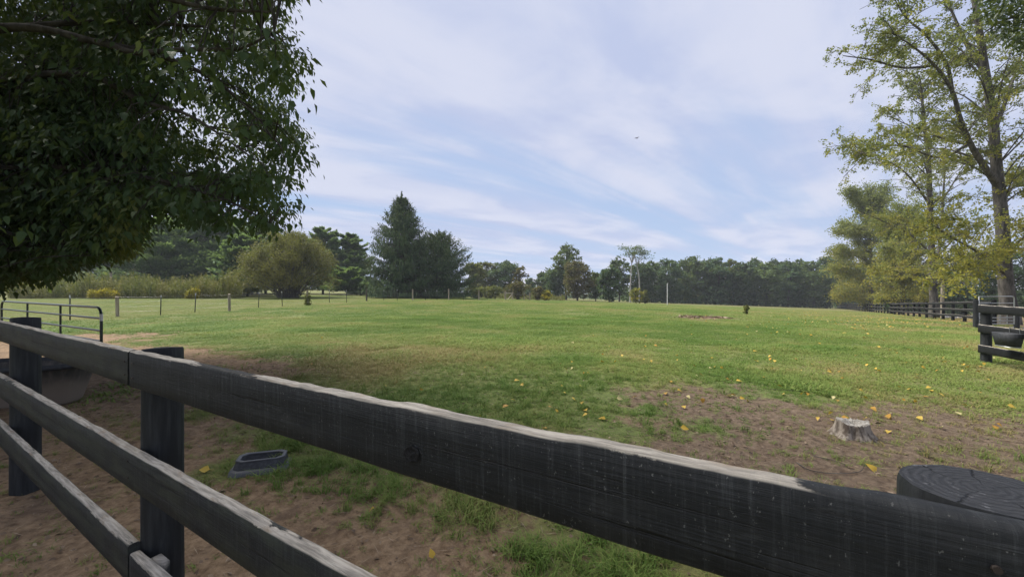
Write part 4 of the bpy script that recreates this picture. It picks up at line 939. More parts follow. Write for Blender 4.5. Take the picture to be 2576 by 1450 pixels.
# ------------------------------------------------------------------ the near broadleaf trees
MAPLE_OUT = [(-4000, -9000), (9000, -9000), (9000, -170), (900, -150), (740, -60), (735, 0), (718, 60), (742, 92), (782, 120), (786, 165), (742, 185), (770, 245), (738, 262), (742, 300), (778, 308), (768, 400), (762, 440), (742, 490), (752, 530), (735, 560), (750, 605), (700, 618),
             (655, 580), (610, 600), (560, 572), (520, 590), (480, 560), (440, 566), (405, 530), (362, 535), (348, 565), (340, 605), (322, 640), (262, 662), (200, 664), (120, 708), (40, 724), (-100, 735), (-4000, 745)]
def near_maple():
    rs = np.random.RandomState(12)
    base = np.array([-8.6, 4.3, 0.]); root = thing('shade_tree', 'big dark broadleaf tree with drooping pointed leaves filling the upper left', 'tree', base)
    gw = Geo()
    trunk = bez([(0, 0, -.2), (.1, .05, 1.6), (.3, .1, 3.4), (.5, .2, 6.), (.6, .3, 9.)], 6); tube(gw, trunk, np.linspace(.42, .10, len(trunk)), 14)
    limbs = []
    def limb(pts, r):
        p = bez([np.array(q) for q in pts], 7); tube(gw, p, np.linspace(r, r*.16, len(p)), 8, cap=False); limbs.append(p)
    def A(px, py, Y): return np.array(at(px, py, Y))-base
    limb([(.35, .1, 4.0), A(0, 70, 5.0), A(240, 105, 4.9), A(340, 132, 4.8), A(470, 124, 4.7), A(600, 122, 4.6), A(690, 80, 4.5)], .06)
    limb([A(260, 108, 4.9), A(400, 140, 4.9), A(520, 190, 4.8), A(610, 260, 4.7), A(690, 350, 4.6)], .04)
    limb([(.35, .1, 3.6), A(-60, 210, 5.4), A(200, 185, 5.2), A(360, 255, 5.0), A(480, 292, 4.8), A(640, 400, 4.6)], .055)
    limb([(.3, .1, 3.2), A(-80, 420, 5.6), A(150, 420, 5.4), A(380, 450, 5.2), A(560, 500, 4.9), A(680, 560, 4.7)], .05)
    limb([(.25, .1, 2.6), A(-60, 600, 5.8), A(100, 620, 5.6), A(260, 640, 5.4)], .04)
    limb([(.4, .1, 4.6), A(60, -40, 4.4), A(300, -30, 4.2), A(520, 20, 4.2), A(680, 30, 4.3)], .06)
    for i in range(16):
        a = i*.7+.3; z0 = 3.4+5*rs.rand(); L = 2.8+2.4*rs.rand(); k = np.array([.4, .2, z0])
        limb([k, k+np.array([math.cos(a)*L*.5, math.sin(a)*L*.5, .9]), k+np.array([math.cos(a)*L, math.sin(a)*L, 1.0+rs.rand()])], .06)
    for (tx, ty, tz) in ((9.5, -.5, 8.2), (8.5, -3., 8.6), (8.8, 2.2, 9.4), (6.5, -2., 9.8), (6.8, 1.5, 10.6), (10.2, -1.6, 9.2)):
        limb([(.5, .2, 6.0), (tx*.45, ty*.4, 6.6+.25*tz*.5), (tx, ty, tz)], .10)  # added limbs carrying the unseen overhead crown that shades the foreground
    nodes = np.concatenate(limbs)
    # small boughs fill the crown's volume, each of several leafy sprays
    n = 26000; C = np.array([1.4, .9, 6.6]); Q = rs.uniform(-1, 1, (n, 3)); Q = Q[np.linalg.norm(Q, axis=1) < 1]; q2 = Q[:5200]; q3 = Q[:420]; Q = np.concatenate([np.array([4.75, .9, 3.5])+q3*np.array([1.6, 1.2, 1.8]), C+Q*np.array([5.4, 6.0, 5.8]), np.array([.6, 2.6, 2.9])+q2*np.array([3.4, 2.6, 2.3]), np.array([5.2, -.4, 8.8])+Q[5200:]*np.array([6.6, 5.2, 3.2])])  # last ellipsoid: crown spread overhead out of view, shaped to shade the foreground
    def view(Q):
        Wp = Q+base; Yv = np.maximum(Wp[:, 1], .2); return Wp, CX+FOC*Wp[:, 0]/Yv, HY-FOC*(Wp[:, 2]-CAMZ)/Yv
    Wp, px, py = view(Q); inview = (Wp[:, 1] > .3); d = sdist(px, py, MAPLE_OUT)
    ok = np.where(inview, d < -18-14*rs.rand(len(Q)), (Wp[:, 2] > 5.2) | ((Wp[:, 2] > 2.6) & (Wp[:, 0] < -4.2)))
    ok &= ~((Wp[:, 1] < 2.6) & (Wp[:, 0] > -4.2) & (Wp[:, 2] < 5.0)) & (Wp[:, 2] > .9)
    ok &= np.linalg.norm(Wp-np.array([0, 0, CAMZ]), axis=1) > 4.7
    ok &= ~(inview & (px > -150) & (px < 420) & (Wp[:, 1] < 5.0-(px-200)*.002))
    gapn = fbm(px*.009+Wp[:, 1]*.2, py*.011, 3, 4.); dens = np.where(px < 380, 1.0, .80)*sstep(.36, .56, gapn+np.where(px < 380, .20, 0))
    dens = np.where(inview & (px > -200) & (py > -250) & (py < 1e5) & (px < 800), dens, np.where(Wp[:, 0] > -5.5, .22, .15))
    ok &= rs.rand(len(Q)) < dens*np.where(px < 400, .36, .20)
    B_ = Q[ok]; k = np.repeat(np.arange(len(B_)), 10); Q = B_[k]+rs.randn(len(k), 3)*np.array([.17, .17, .10])+np.array([0, 0, -.04])
    Wp, px, py = view(Q); Q = Q[(sdist(px, py, MAPLE_OUT) < -6) | (Wp[:, 1] < .3)]
    vis = (Q[:, 1]+base[1] > .5)
    dm = np.empty(len(Q)); near = np.empty(len(Q), int)
    for s in range(0, len(Q), 500):
        D2 = ((Q[s:s+500, None, :]-nodes[None])**2).sum(-1); near[s:s+500] = D2.argmin(1); dm[s:s+500] = np.sqrt(D2.min(1))
    for i in np.nonzero(dm < 1.5)[0][::3]:
        a = nodes[near[i]]; m_ = (a+Q[i])/2+np.array([0, 0, .10]); tube(gw, [a, m_, Q[i]], [.012, .008, .004], 3, cap=False)
    obj('trunk', gw.mesh('trunk', M['bark_dark'], True), root)
    per = 9; k = np.repeat(np.arange(len(Q)), per); m = len(k)
    off = rs.randn(m, 3)*np.array([.13, .13, .08]); P = Q[k]+off
    out = nrm(off*np.array([1, 1, .3])+rs.randn(m, 3)*.03)
    D = nrm(out*.75+np.array([0, 0, -.85])+rs.randn(m, 3)*.28); Nn = nrm(out*.9+np.array([0, 0, .7])+rs.randn(m, 3)*.25)
    Wp = P+base; pxx = CX+FOC*Wp[:, 0]/np.maximum(Wp[:, 1], .3); pyy = HY-FOC*(Wp[:, 2]-CAMZ)/np.maximum(Wp[:, 1], .3)
    yel = .55*np.exp(-((pxx-312)/55)**2-((pyy-600)/90)**2)+.35*np.exp(-((pxx-310)/60)**2-((pyy-70)/70)**2)+.5*np.exp(-((pxx-890*.64)/30)**2-((pyy-348)/40)**2)  # yellow leaves low on the left; upper-left glow through leaves painted as tint
    tn = np.clip(.34+.13*rs.randn(len(Q))[k]+.10*rs.randn(m)+yel, 0, 1)
    ln = .122*(.5+.75*rs.rand(m)); wd = ln*(.38+.13*rs.rand(m))
    # the leaves that show largest are parts of their own
    dist = np.linalg.norm(Wp-np.array([0, 0, CAMZ]), axis=1); inf = (Wp[:, 1] > .5) & (pxx > 5) & (pxx < 2570) & (pyy > 5) & (pyy < 1400)
    score = np.where(inf, ln/dist*(1+.0*pxx), 0); single = np.argsort(-score)[:290]
    rest = np.ones(m, bool); rest[single] = False
    fan_ = rest & inf & (dist < 6.3); rest &= ~fan_
    gl = Geo(); leaves(gl, P[fan_], D[fan_], Nn[fan_], ln[fan_], wd[fan_], .16, tn[fan_], True, .18); leaves(gl, P[rest], D[rest], Nn[rest], ln[rest], wd[rest], .16, tn[rest], False, .15)
    cr = obj('crown', gl.mesh('crown', M['maple']), root); cr['kind'] = 'stuff'
    g1 = []
    for t_ in (.2, .35, .55):
        g = Geo(); leaves(g, np.zeros((1, 3)), np.array([[1., 0, 0]]), np.array([[0, 0, 1.]]), 1., .52, .16, t_, True, .18); g1.append(g.mesh('leaf', M['maple']))
    for i in single:
        x = Vector(D[i]); yv = Vector(np.cross(Nn[i], D[i])).normalized(); z = x.cross(yv)
        o = obj('leaf', g1[0 if tn[i] < .28 else 1 if tn[i] < .46 else 2], cr)
        o.matrix_local = Matrix.Translation(Vector(P[i]))@Matrix((x, yv, z)).transposed().to_4x4()@Matrix.Scale(float(ln[i]), 4)
    return len(Q), m
print('maple', near_maple())
def corner_tree():
    rs = np.random.RandomState(21); base = np.array([13.5, 5.2, float(gz(13.5, 5.2))])
    root = thing('overhanging_tree', 'dark leafy branch hanging into the upper right corner in front of the cottonwood', 'tree', base)
    gw = Geo(); gl = Geo()
    tr = bez([(0, 0, -.3), (.1, .1, 3), (-.2, .3, 6), (-.5, .5, 9)], 6); tube(gw, tr, np.linspace(.3, .1, len(tr)), 10); Q = []
    for i in range(26):
        z0 = 4.2+4.8*rs.rand(); a = R(150)+rs.randn()*1.2 if i < 14 else rs.rand()*6.3; L = 2.6+1.6*rs.rand(); p0 = np.array([-.2, .3, z0])
        e = p0+np.array([math.cos(a)*L, math.sin(a)*L, .3+.8*rs.rand()]); p = bez([p0, (p0+e)/2+np.array([0, 0, .3]), e], 5); tube(gw, p, np.linspace(.05, .012, len(p)), 5, cap=False)
        u = rs.rand(36); k = np.minimum(((.3+.7*u)*(len(p)-1)).astype(int), len(p)-1); Q.append(p[k]+rs.randn(36, 3)*np.array([.38, .38, .22]))
    # the bough that shows in the corner
    c = np.array(at(2560, 40, 8.5))-base; p = bez([np.array([-.3, .3, 6.0]), c+np.array([1.6, -.6, -.1]), c, c+np.array([-.7, .1, -.35])], 6); tube(gw, p, np.linspace(.06, .012, len(p)), 6, cap=False)
    Q.append(p[rs.randint(6, len(p), 420)]+rs.randn(420, 3)*np.array([.50, .5, .42]))
    Q = np.concatenate(Q); per = 10; k = np.repeat(np.arange(len(Q)), per); m = len(k); off = rs.randn(m, 3)*np.array([.15, .15, .09])
    W_ = Q[k]+off+base; pxx = CX+FOC*W_[:, 0]/np.maximum(W_[:, 1], .3); pyy = HY-FOC*(W_[:, 2]-CAMZ)/np.maximum(W_[:, 1], .3)
    lim = 2448+(pyy-20).clip(0)*.9; ok = ~((pxx < lim) | ((pyy > 135) & (pxx < 2640))) | (W_[:, 1] < .3)
    P = (Q[k]+off)[ok]; off = off[ok]; m = len(P); D = nrm(off+np.array([0, 0, -.14])+rs.randn(m, 3)*.05)
    leaves(gl, P, D, nrm(np.array([0, 0, .7])+rs.randn(m, 3)*.4), .13*(.7+.5*rs.rand(m)), .05, .12, np.clip(.4+.18*rs.randn(m), 0, 1))
    tree_parts(root, gw, gl, M['bark_dark'], M['corner'], base)
corner_tree()

# ------------------------------------------------------------------ grass and ground litter
def grass_mat():
    b = NB('grass_blade'); t = b.attr('tint', True); v = b.attr('tint')
    t2 = b.math('ADD', t, b.math('MULTIPLY', b.math('SUBTRACT', v, .5), .55), True)
    col = b.mix(b.sm(t2, .45, 1.0), b.mix(b.sm(t2, 0., .45), (.086, .150, .029), (.160, .210, .054)), (.245, .205, .085))
    geo = b.N('ShaderNodeNewGeometry'); vm = b.N('ShaderNodeVectorMath', operation='MULTIPLY_ADD'); b.L(geo.outputs['Normal'], vm.inputs[0]); vm.inputs[1].default_value = (.45, .45, .45); vm.inputs[2].default_value = (0, 0, .75)
    vn = b.N('ShaderNodeVectorMath', operation='NORMALIZE'); b.L(vm.outputs[0], vn.inputs[0])
    p = b.bsdf(col, .6, .08, vn.outputs[0]); tr = b.N('ShaderNodeBsdfTranslucent'); b.L(col, tr.inputs[0]); mx = b.N('ShaderNodeMixShader'); mx.inputs[0].default_value = .25
    b.L(p.outputs[0], mx.inputs[1]); b.L(tr.outputs[0], mx.inputs[2]); b.L(mx.outputs[0], b.out.inputs[0]); return b.m
GM = grass_mat()
def tuft(rs, nb, rad, h0, h1, w, lean, segs=3):
    g = Geo()
    for i in range(nb):
        a = rs.rand()*6.283; r = rad*math.sqrt(rs.rand()); p = np.array([math.cos(a)*r, math.sin(a)*r, -.006]); h = h0+(h1-h0)*rs.rand()**1.3
        b_ = rs.rand()*6.283; d = np.array([math.cos(b_), math.sin(b_), 0]); le = lean*(.3+rs.rand()); s = np.array([-d[1], d[0], 0]); ww = w*(.7+.6*rs.rand())
        V = []; 
        for k in range(segs):
            t = k/segs; c = p+np.array([0, 0, h*t*(1-.25*le*t)])+d*h*le*t*t; V += [c-s*ww*(1-.55*t)/2, c+s*ww*(1-.55*t)/2]
        V.append(p+np.array([0, 0, h*(1-.35*le)])+d*h*le); n = len(V); tn = float(np.clip(.5+.25*rs.randn(), 0, 1))
        for k in range(segs-1): pass
        g.add(V, [[2*k, 2*k+1, 2*k+3, 2*k+2] for k in range(segs-1)] or [[0, 1, 2, 2]], tn) if segs > 1 else None
        g.add([V[-3], V[-2], V[-1]], [[0, 1, 2]], tn)
    return g
def scatter(name, label, srcs, P, rot, scl, tint, idx, cat='grass'):
    col = bpy.data.collections.new(name+'_sources')
    for me in srcs: col.objects.link(bpy.data.objects.new(name+'_source', me))
    me = bpy.data.meshes.new(name); me.vertices.add(len(P)); me.vertices.foreach_set('co', np.asarray(P, np.float32).ravel())
    for nm, ty, arr in (('rot', 'FLOAT_VECTOR', rot), ('scl', 'FLOAT', scl), ('tint', 'FLOAT', tint), ('idx', 'INT', idx)):
        a_ = me.attributes.new(nm, ty, 'POINT'); a_.data.foreach_set('vector' if ty == 'FLOAT_VECTOR' else 'value', np.asarray(arr, np.int32 if ty == 'INT' else np.float32).ravel())
    ng = bpy.data.node_groups.new(name+'_nodes', 'GeometryNodeTree')
    ng.interface.new_socket('Geometry', in_out='INPUT', socket_type='NodeSocketGeometry'); ng.interface.new_socket('Geometry', in_out='OUTPUT', socket_type='NodeSocketGeometry')
    gi = ng.nodes.new('NodeGroupInput'); go = ng.nodes.new('NodeGroupOutput'); ip = ng.nodes.new('GeometryNodeInstanceOnPoints'); ci = ng.nodes.new('GeometryNodeCollectionInfo')
    ci.inputs['Collection'].default_value = col; ci.inputs['Separate Children'].default_value = True; ci.inputs['Reset Children'].default_value = True
    def na(nm, ty):
        n = ng.nodes.new('GeometryNodeInputNamedAttribute'); n.data_type = ty; n.inputs[0].default_value = nm; return n.outputs[0]
    e2r = ng.nodes.new('FunctionNodeEulerToRotation')
    L = ng.links.new
    L(gi.outputs[0], ip.inputs['Points']); L(ci.outputs[0], ip.inputs['Instance']); ip.inputs['Pick Instance'].default_value = True
    L(na('idx', 'INT'), ip.inputs['Instance Index']); L(na('rot', 'FLOAT_VECTOR'), e2r.inputs[0]); L(e2r.outputs[0], ip.inputs['Rotation']); L(na('scl', 'FLOAT'), ip.inputs['Scale']); L(ip.outputs[0], go.inputs[0])
    o = obj(name, me); md = o.modifiers.new('scatter', 'NODES'); md.node_group = ng
    return tag(o, label, cat, None, 'stuff')
def fan(rs, n, r0, r1, amax=R(61)):
    r = np.sqrt(rs.rand(n)*(r1*r1-r0*r0)+r0*r0); a = (rs.rand(n)*2-1)*amax; return r*np.sin(a), r*np.cos(a)
def lush(X, Y):
    l = 0
    for (x, y, s) in ((.18, 2.12, .30), (-.95, 2.95, .45), (-1.75, 3.2, .40), (-1.0, 3.4, .5), (.6, 2.2, .35), (-2.1, 3.75, .25), (-.25, 2.65, .35)): l = np.maximum(l, np.exp(-((X-x)**2+(Y-y)**2)/(s*s)))
    return l
def build_grass():
    rs = np.random.RandomState(3)
    near = [tuft(rs, 16, .045, .02, .06, .0048, 1.3).mesh('t', GM) for i in range(7)]+[tuft(rs, 22, .05, .05, .13, .0055, 1.1).mesh('t', GM) for i in range(4)]
    X, Y = fan(rs, 46000, .7, 8.5); c = cover(X, Y); l = lush(X, Y); n1 = fbm(X*4, Y*4, 3, 31.)
    ok = rs.rand(len(X)) < np.clip(np.maximum(c*(.25+1.5*(n1-.28)), l*.7), .07, 1); X, Y, c, l = X[ok], Y[ok], c[ok], l[ok]; n = len(X)
    tn = np.clip(dryness(X, Y)*.95+.14*rs.randn(n)+.18*(1-c)-.26*l, 0, 1); big = rs.rand(n) < .05+.5*l
    idx = np.where(big, 7+rs.randint(0, 4, n), rs.randint(0, 7, n))
    scatter('grass', 'short pasture grass growing close to the fence', near, np.stack([X, Y, gfull(X, Y)], -1), np.stack([rs.randn(n)*.12, rs.randn(n)*.12, rs.rand(n)*6.28], -1), (.7+.6*rs.rand(n))*(.75+.35*c), tn, idx)
    mid = [tuft(rs, 60, .17, .015, .06, .010, 1.4, 2).mesh('t', GM) for i in range(6)]
    X, Y = fan(rs, 26000, 7.2, 21); c = cover(X, Y); ok = rs.rand(len(X)) < np.clip(c*1.1-.05, 0.02, 1); X, Y = X[ok], Y[ok]; n = len(X)
    scatter('meadow_grass', 'green grass across the middle of the pasture', mid, np.stack([X, Y, gfull(X, Y)], -1), np.stack([0*X, 0*X, rs.rand(n)*6.28], -1), .70+.5*rs.rand(n)+1.1*sstep(.54, .70, fbm(X*.5, Y*.8, 3, 2.)), np.clip(dryness(X, Y)*.95+.10*rs.randn(n), 0, 1), rs.randint(0, 6, n))
    far = [tuft(rs, 150, .55, .02, .075, .026, 1.4, 2).mesh('t', GM) for i in range(5)]
    X, Y = fan(rs, 26000, 19, 72); c = cover(X, Y); ok = rs.rand(len(X)) < np.clip(c, 0.02, 1)*sstep(.3, .42, fbm(X*.22, Y*.4, 3, 13.)+.12); X, Y = X[ok], Y[ok]; n = len(X)
    lawn = sdist(X, Y, LAWN) < 0
    scatter('far_grass', 'grass of the far pasture and mown lawn', far, np.stack([X, Y, gfull(X, Y)-.005], -1), np.stack([0*X, 0*X, rs.rand(n)*6.28], -1), np.where(lawn, .45, .7)+.5*rs.rand(n), np.clip(dryness(X, Y)*.95+.08*rs.randn(n), 0, 1), rs.randint(0, 5, n))
build_grass()
def build_litter():
    rs = np.random.RandomState(8); X, Y = fan(rs, 26000, .8, 10.5); c = cover(X, Y); ok = rs.rand(len(X)) < .15+.7*(1-c); X, Y = X[ok], Y[ok]; n = len(X); g = Geo()
    P = np.stack([X, Y, gfull(X, Y)+.004+.010*rs.rand(n)], -1); D = rand_dirs(rs, n)*np.array([1, 1, .25]); s = .010+.030*rs.rand(n)**2.5
    leaves(g, P, D, np.array([0, 0, 1.])+rs.randn(n, 3)*.35, s*1.5, s*(.25+.6*rs.rand(n)), .2, np.clip(.42+.28*rs.randn(n), 0, 1))
    # dry grass stalks lying about
    m = 2600; X, Y = fan(rs, m, .9, 7); a = rs.rand(m)*6.28; ln = .04+.10*rs.rand(m)
    P = np.stack([X, Y, gfull(X, Y)+.012], -1); leaves(g, P, np.stack([np.cos(a), np.sin(a), .05*rs.randn(m)], -1), np.array([0, 0, 1.])+rs.randn(m, 3)*.2, ln, .004, .1, .9)
    tag(obj('leaf_litter', g.mesh('leaf_litter', M['litter'])), 'brown leaf bits and dry stalks scattered over dirt and grass', 'litter', None, 'stuff')
    # soil crumbs
    ico = np.array([[0, 0, 1], [1, 0, 0], [0, 1, 0], [-1, 0, 0], [0, -1, 0], [0, 0, -.3]]); fi = np.array([[0, 1, 2], [0, 2, 3], [0, 3, 4], [0, 4, 1]])
    X, Y = fan(rs, 14000, .9, 11); c = cover(X, Y); ok = rs.rand(len(X)) < (1-c)*.9; X, Y = X[ok], Y[ok]; n = len(X); g = Geo()
    s = .004+.014*rs.rand(n)**2.2; V = np.stack([X, Y, gfull(X, Y)-.002], -1)[:, None, :]+(ico[None]*(1+.3*rs.randn(n, 6, 1)))*s[:, None, None]*np.array([1.3, 1.1, .7]); k = np.arange(n)[:, None]*6
    g.add(V.reshape(-1, 3), np.concatenate([k+f for f in fi]), np.repeat(rs.rand(n), 6))
    b = NB('soil_crumb'); t = b.attr('tint'); b.bsdf(b.mix(t, (.075, .052, .038), (.19, .14, .10)), .95, .1)
    tag(obj('soil_crumbs', g.mesh('soil_crumbs', b.m)), 'crumbs and clods of brown soil on the bare ground', 'soil', None, 'stuff')
build_litter()
def fallen_leaves():
    rs = np.random.RandomState(15); ms = []
    for t in (.0, .35, .6, 1.0):
        for cu in (.15, .45):
            g = Geo(); leaves(g, np.array([[-.5, 0, .02]]), np.array([[1., 0, .1]]), np.array([[0, 0, 1.]]), 1., .78, .14, t, True, cu); tube(g, [(-.5, 0, .02), (-.75, .05, .06), (-.95, .02, .12)], .012, 3, t); ms.append(g.mesh('fallen_leaf', M['yleaf']))
    named = [((1385, 1028), .085, 'bright yellow leaf standing upright in grass above the fence middle'), ((2430-1, 0), 0, ''), ((1400, 1036), .06, 'small orange leaf touching the bright yellow upright one'), ((784, 917), .075, 'orange leaf at the edge of the dirt beside the top board'), ((1060, 984), .08, 'yellow leaf close above the top board, left of centre'),
             ((998, 963), .07, 'yellow leaf just left of the one nearest the top board'), ((1370, 1080), .07, 'orange leaf lying almost against the top board'), ((933, 1285), .055, 'orange leaf on the dirt below the top board'), ((1085, 1402), .06, 'yellow leaf on dirt at the bottom centre'), ((514, 1189), .09, 'orange curled leaf beside the left post and feed pan'),
             ((2234, 1086), .085, 'pale yellow leaf right of the stump'), ((2193, 1180), .09, 'orange-yellow leaf in front of the stump near the stick'), ((1720, 1030), .085, 'orange leaf in the dirt left of the stump'), ((1597, 1000), .075, 'deep yellow leaf in grass left of the dirt patch')]
    for (p, s, lb) in named:
        if not lb: continue
        w = ground_at(*p); o = obj('fallen_leaf', ms[rs.randint(0, 6)], None, (w.x, w.y, float(gfull(np.array([w.x]), np.array([w.y]))[0])+.025)); o.scale = (s*.85,)*3
        o.rotation_euler = (rs.randn()*.4, -.25+rs.randn()*.4, rs.rand()*6.28); tag(o, lb, 'leaf', 'yellow leaves fallen on the ground')
    n = 0
    while n < 285:
        x = 700+rs.rand()*1850; y = 792+rs.rand()**1.5*290
        dn = .16+.84*sstep(1100, 2000, x); dn = dn*(.35 if y > 1010 else 1)
        if rs.rand() > dn: continue
        w = ground_at(x, y)
        if w.y > 26: continue
        n += 1; s = .055+.045*rs.rand(); mi = rs.randint(0, 8)
        o = obj('fallen_leaf', ms[mi], None, (w.x, w.y, float(gfull(np.array([w.x]), np.array([w.y]))[0])+.030)); o.scale = (s*.88,)*3
        o.rotation_euler = (rs.randn()*.45, rs.randn()*.45, rs.rand()*6.28); tone = ('orange', 'deep yellow', 'yellow', 'pale yellow')[mi//2]; zone = 'left of the dirt patch' if x < 1500 else ('in the dirt around the stump' if (y > 960 and x > 1650) else ('between debris patch and stump dirt' if x < 2050 else 'towards the right fence'))
        tag(o, 'small %s fallen leaf %s %s' % (tone, ('lying flat', 'curled up')[mi % 2], zone), 'leaf', 'small %s %s leaves %s' % (tone, ('flat', 'curled')[mi % 2], zone))
    # carpet of leaves under the cottonwoods, past counting
    m = 9000; Z = 12+rs.rand(m)*44; X = Z*(.45+.82*rs.rand(m)); kk = rs.rand(m) < sstep(.45, 1.2, X/Z)*.35*sstep(.35, .6, fbm(X*.35, Z*.35, 3, 3.)); X, Z = X[kk], Z[kk]; m = len(X); g = Geo(); P = np.stack([X, Z, gz(X, Z)+.05], -1)
    leaves(g, P, rand_dirs(rs, m)*np.array([1, 1, .3]), np.array([0, 0, 1.])+rs.randn(m, 3)*.3, .085, .06, .15, rs.rand(m)); tag(obj('leaf_carpet', g.mesh('leaf_carpet', M['yleaf'])), 'yellow leaf fall under the cottonwoods on the right', 'leaves', None, 'stuff')
fallen_leaves()
def sticks():
    for pts, r, lb in (([(2003, 1166), (2037, 1186), (2096, 1194), (2160, 1190), (2175, 1171)], .007, 'curved dry twig in front of the stump'), ([(2046, 1150), (2090, 1160), (2126, 1171)], .006, 'short straight twig between stump and curved twig'),
                       ([(2299, 1135), (2345, 1142), (2392, 1152)], .007, 'dry twig right of the stump near the round post'), ([(1940, 980), (2000, 984), (2050, 982)], .006, 'thin twig behind the stump at the grass edge')):
        g = Geo(); r *= .6; P = [np.array(ground_at(*p))+np.array([0, 0, .016]) for p in pts]; pp = bez(P, 4); tube(g, pp, np.linspace(r, r*.5, len(pp)), 6, .5); o = obj('twig', g.mesh('twig', M['bark_grey']))
        tag(o, lb, 'twig', 'twigs on the dirt')
    rs = np.random.RandomState(2); t = thing('debris_pile', 'low patch of bark and wood scraps in the middle of the far pasture', 'debris'); g = Geo(); m = 420
    X = 8.3+2.9*rs.rand(m); Y = 19.2+2.0*rs.rand(m); ok = sdist(X, Y, POLY_C) < -.05; X, Y = X[ok], Y[ok]; m = len(X); P = np.stack([X, Y, gfull(X, Y)+.01+.02*rs.rand(m)], -1)
    leaves(g, P, rand_dirs(rs, m)*np.array([1, 1, .15]), np.array([0, 0, 1.])+rs.randn(m, 3)*.5, .12+.22*rs.rand(m), .04+.06*rs.rand(m), .2, rs.rand(m)); o = obj('wood_scraps', g.mesh('wood_scraps', M['litter']), t); o['kind'] = 'stuff'
sticks()

# ------------------------------------------------------------------ weeds, shrubs, shed, car, poles, bird
def weeds():
    rs = np.random.RandomState(6)
    def mass(name, label, x0, x1, Y0, Y1, h, m, mat, cat):
        g = Geo(); px = x0+(x1-x0)*rs.rand(m); Y = Y0+(Y1-Y0)*rs.rand(m); X = (px-CX)/FOC*Y; z = gz(X, Y); hh = h*(.10+1.15*fbm(px*.045, Y*.3, 4)**1.3+.45*rs.rand(m)**2)
        a = rs.rand(m)*6.28; le = .18*rs.randn(m); P = np.stack([X, Y, z-.05], -1); D = np.stack([le*np.cos(a), le*np.sin(a), 1+0*a], -1)
        tn = np.clip(fbm(px*.05, Y*.3, 3, 7.)+.2*rs.randn(m), 0, 1); leaves(g, P, D, rand_dirs(rs, m), hh, .05+.05*rs.rand(m), .1, tn)
        for j in range(5):
            u = (.15+.8*rs.rand(m))[:, None]; Q = P+nrm(D)*hh[:, None]*u; leaves(g, Q, rand_dirs(rs, m)+np.array([0, 0, .5]), np.array([0, 0, 1.])+rand_dirs(rs, m)*.6, .22+.25*rs.rand(m), .07+.05*rs.rand(m), .1, np.clip(tn+.12*rs.randn(m), 0, 1))
        tag(obj(name, g.mesh(name, M[mat])), label, cat, None, 'stuff')
    mass('tall_weeds', 'tall tan and green weeds along the far edge of the mown lawn', 20, 606, 46, 55, 2.9, 5200, 'weed', 'weeds')
    mass('goldenrod_bed', 'low strip of yellow goldenrod left of the shed pole', 226, 296, 45.2, 46.5, 1.0, 700, 'gold', 'goldenrod')
    mass('goldenrod_clump', 'bright yellow goldenrod clump among the tall weeds', 470, 498, 45.5, 46.5, 1.25, 330, 'gold', 'goldenrod')
    mass('fence_weeds', 'ragged weeds along the far wire fence near the wooden gateway', 1180, 1420, 70, 77, 1.2, 800, 'weed', 'weeds')
weeds()
for (x, tp, w, Y, lf_, lb, n) in [(95, 692, 120, 52, 'green_a', 'green shrub at the left end of the tall weeds', 1500), (185, 690, 110, 57, 'green_b', 'darker green shrub left of the shed', 1400), (222, 712, 50, 50, 'green_c', 'small light green shrub in front of the shed', 700),
        (1236, 722, 60, 64, 'green_c', 'yellow-green vine-covered shrub left of the gateway', 900), (1302, 710, 62, 66, 'rust', 'reddish brown shrub behind the wooden gateway', 1000), (1352, 722, 40, 65, 'rust', 'small dark reddish shrub right of the gateway', 600), (1374, 732, 30, 64, 'gold', 'little golden shrub right of the gateway', 400),
        (1600, 724, 34, 70, 'cotton_y', 'small yellow shrub left of the white pole', 500), (1622, 731, 22, 72, 'green_c', 'small pale green sapling beside the yellow shrub', 300), (1196, 726, 40, 62, 'green_c', 'light green shrub at the foot of the shorter spruce', 600),
        (2243, 744, 46, 47, 'green_d', 'dark bush growing through the long black fence', 700), (1876, 768, 11, 26, 'green_c', 'lone little weed in the pasture right of the debris patch', 60)]:
    broadleaf(lb, x, tp, w, Y, lf_, seed=int(x), n=n, base_frac=.0, name='shrub', lobes=9, group='shrubs around the pasture', size=(Y*.0026+.05 if Y > 30 else .10))
def vine():
    rs = np.random.RandomState(4); b = ground_at(774, 766.7); g = Geo(); m = 260; a = rs.rand(m)*6.28; z = rs.rand(m)**1.3*.95; r = .10+.16*rs.rand(m)*(1-z*.6)
    leaves(g, np.stack([b.x+np.cos(a)*r, b.y+np.sin(a)*r, b.z+z], -1), rand_dirs(rs, m), rand_dirs(rs, m)+np.array([0, 0, .5]), .13, .11, .1, rs.rand(m)*.7)
    tag(obj('climbing_vine', g.mesh('climbing_vine', M['green_c'])), 'green vine climbing one wooden post of the wire fence', 'vine')
vine()
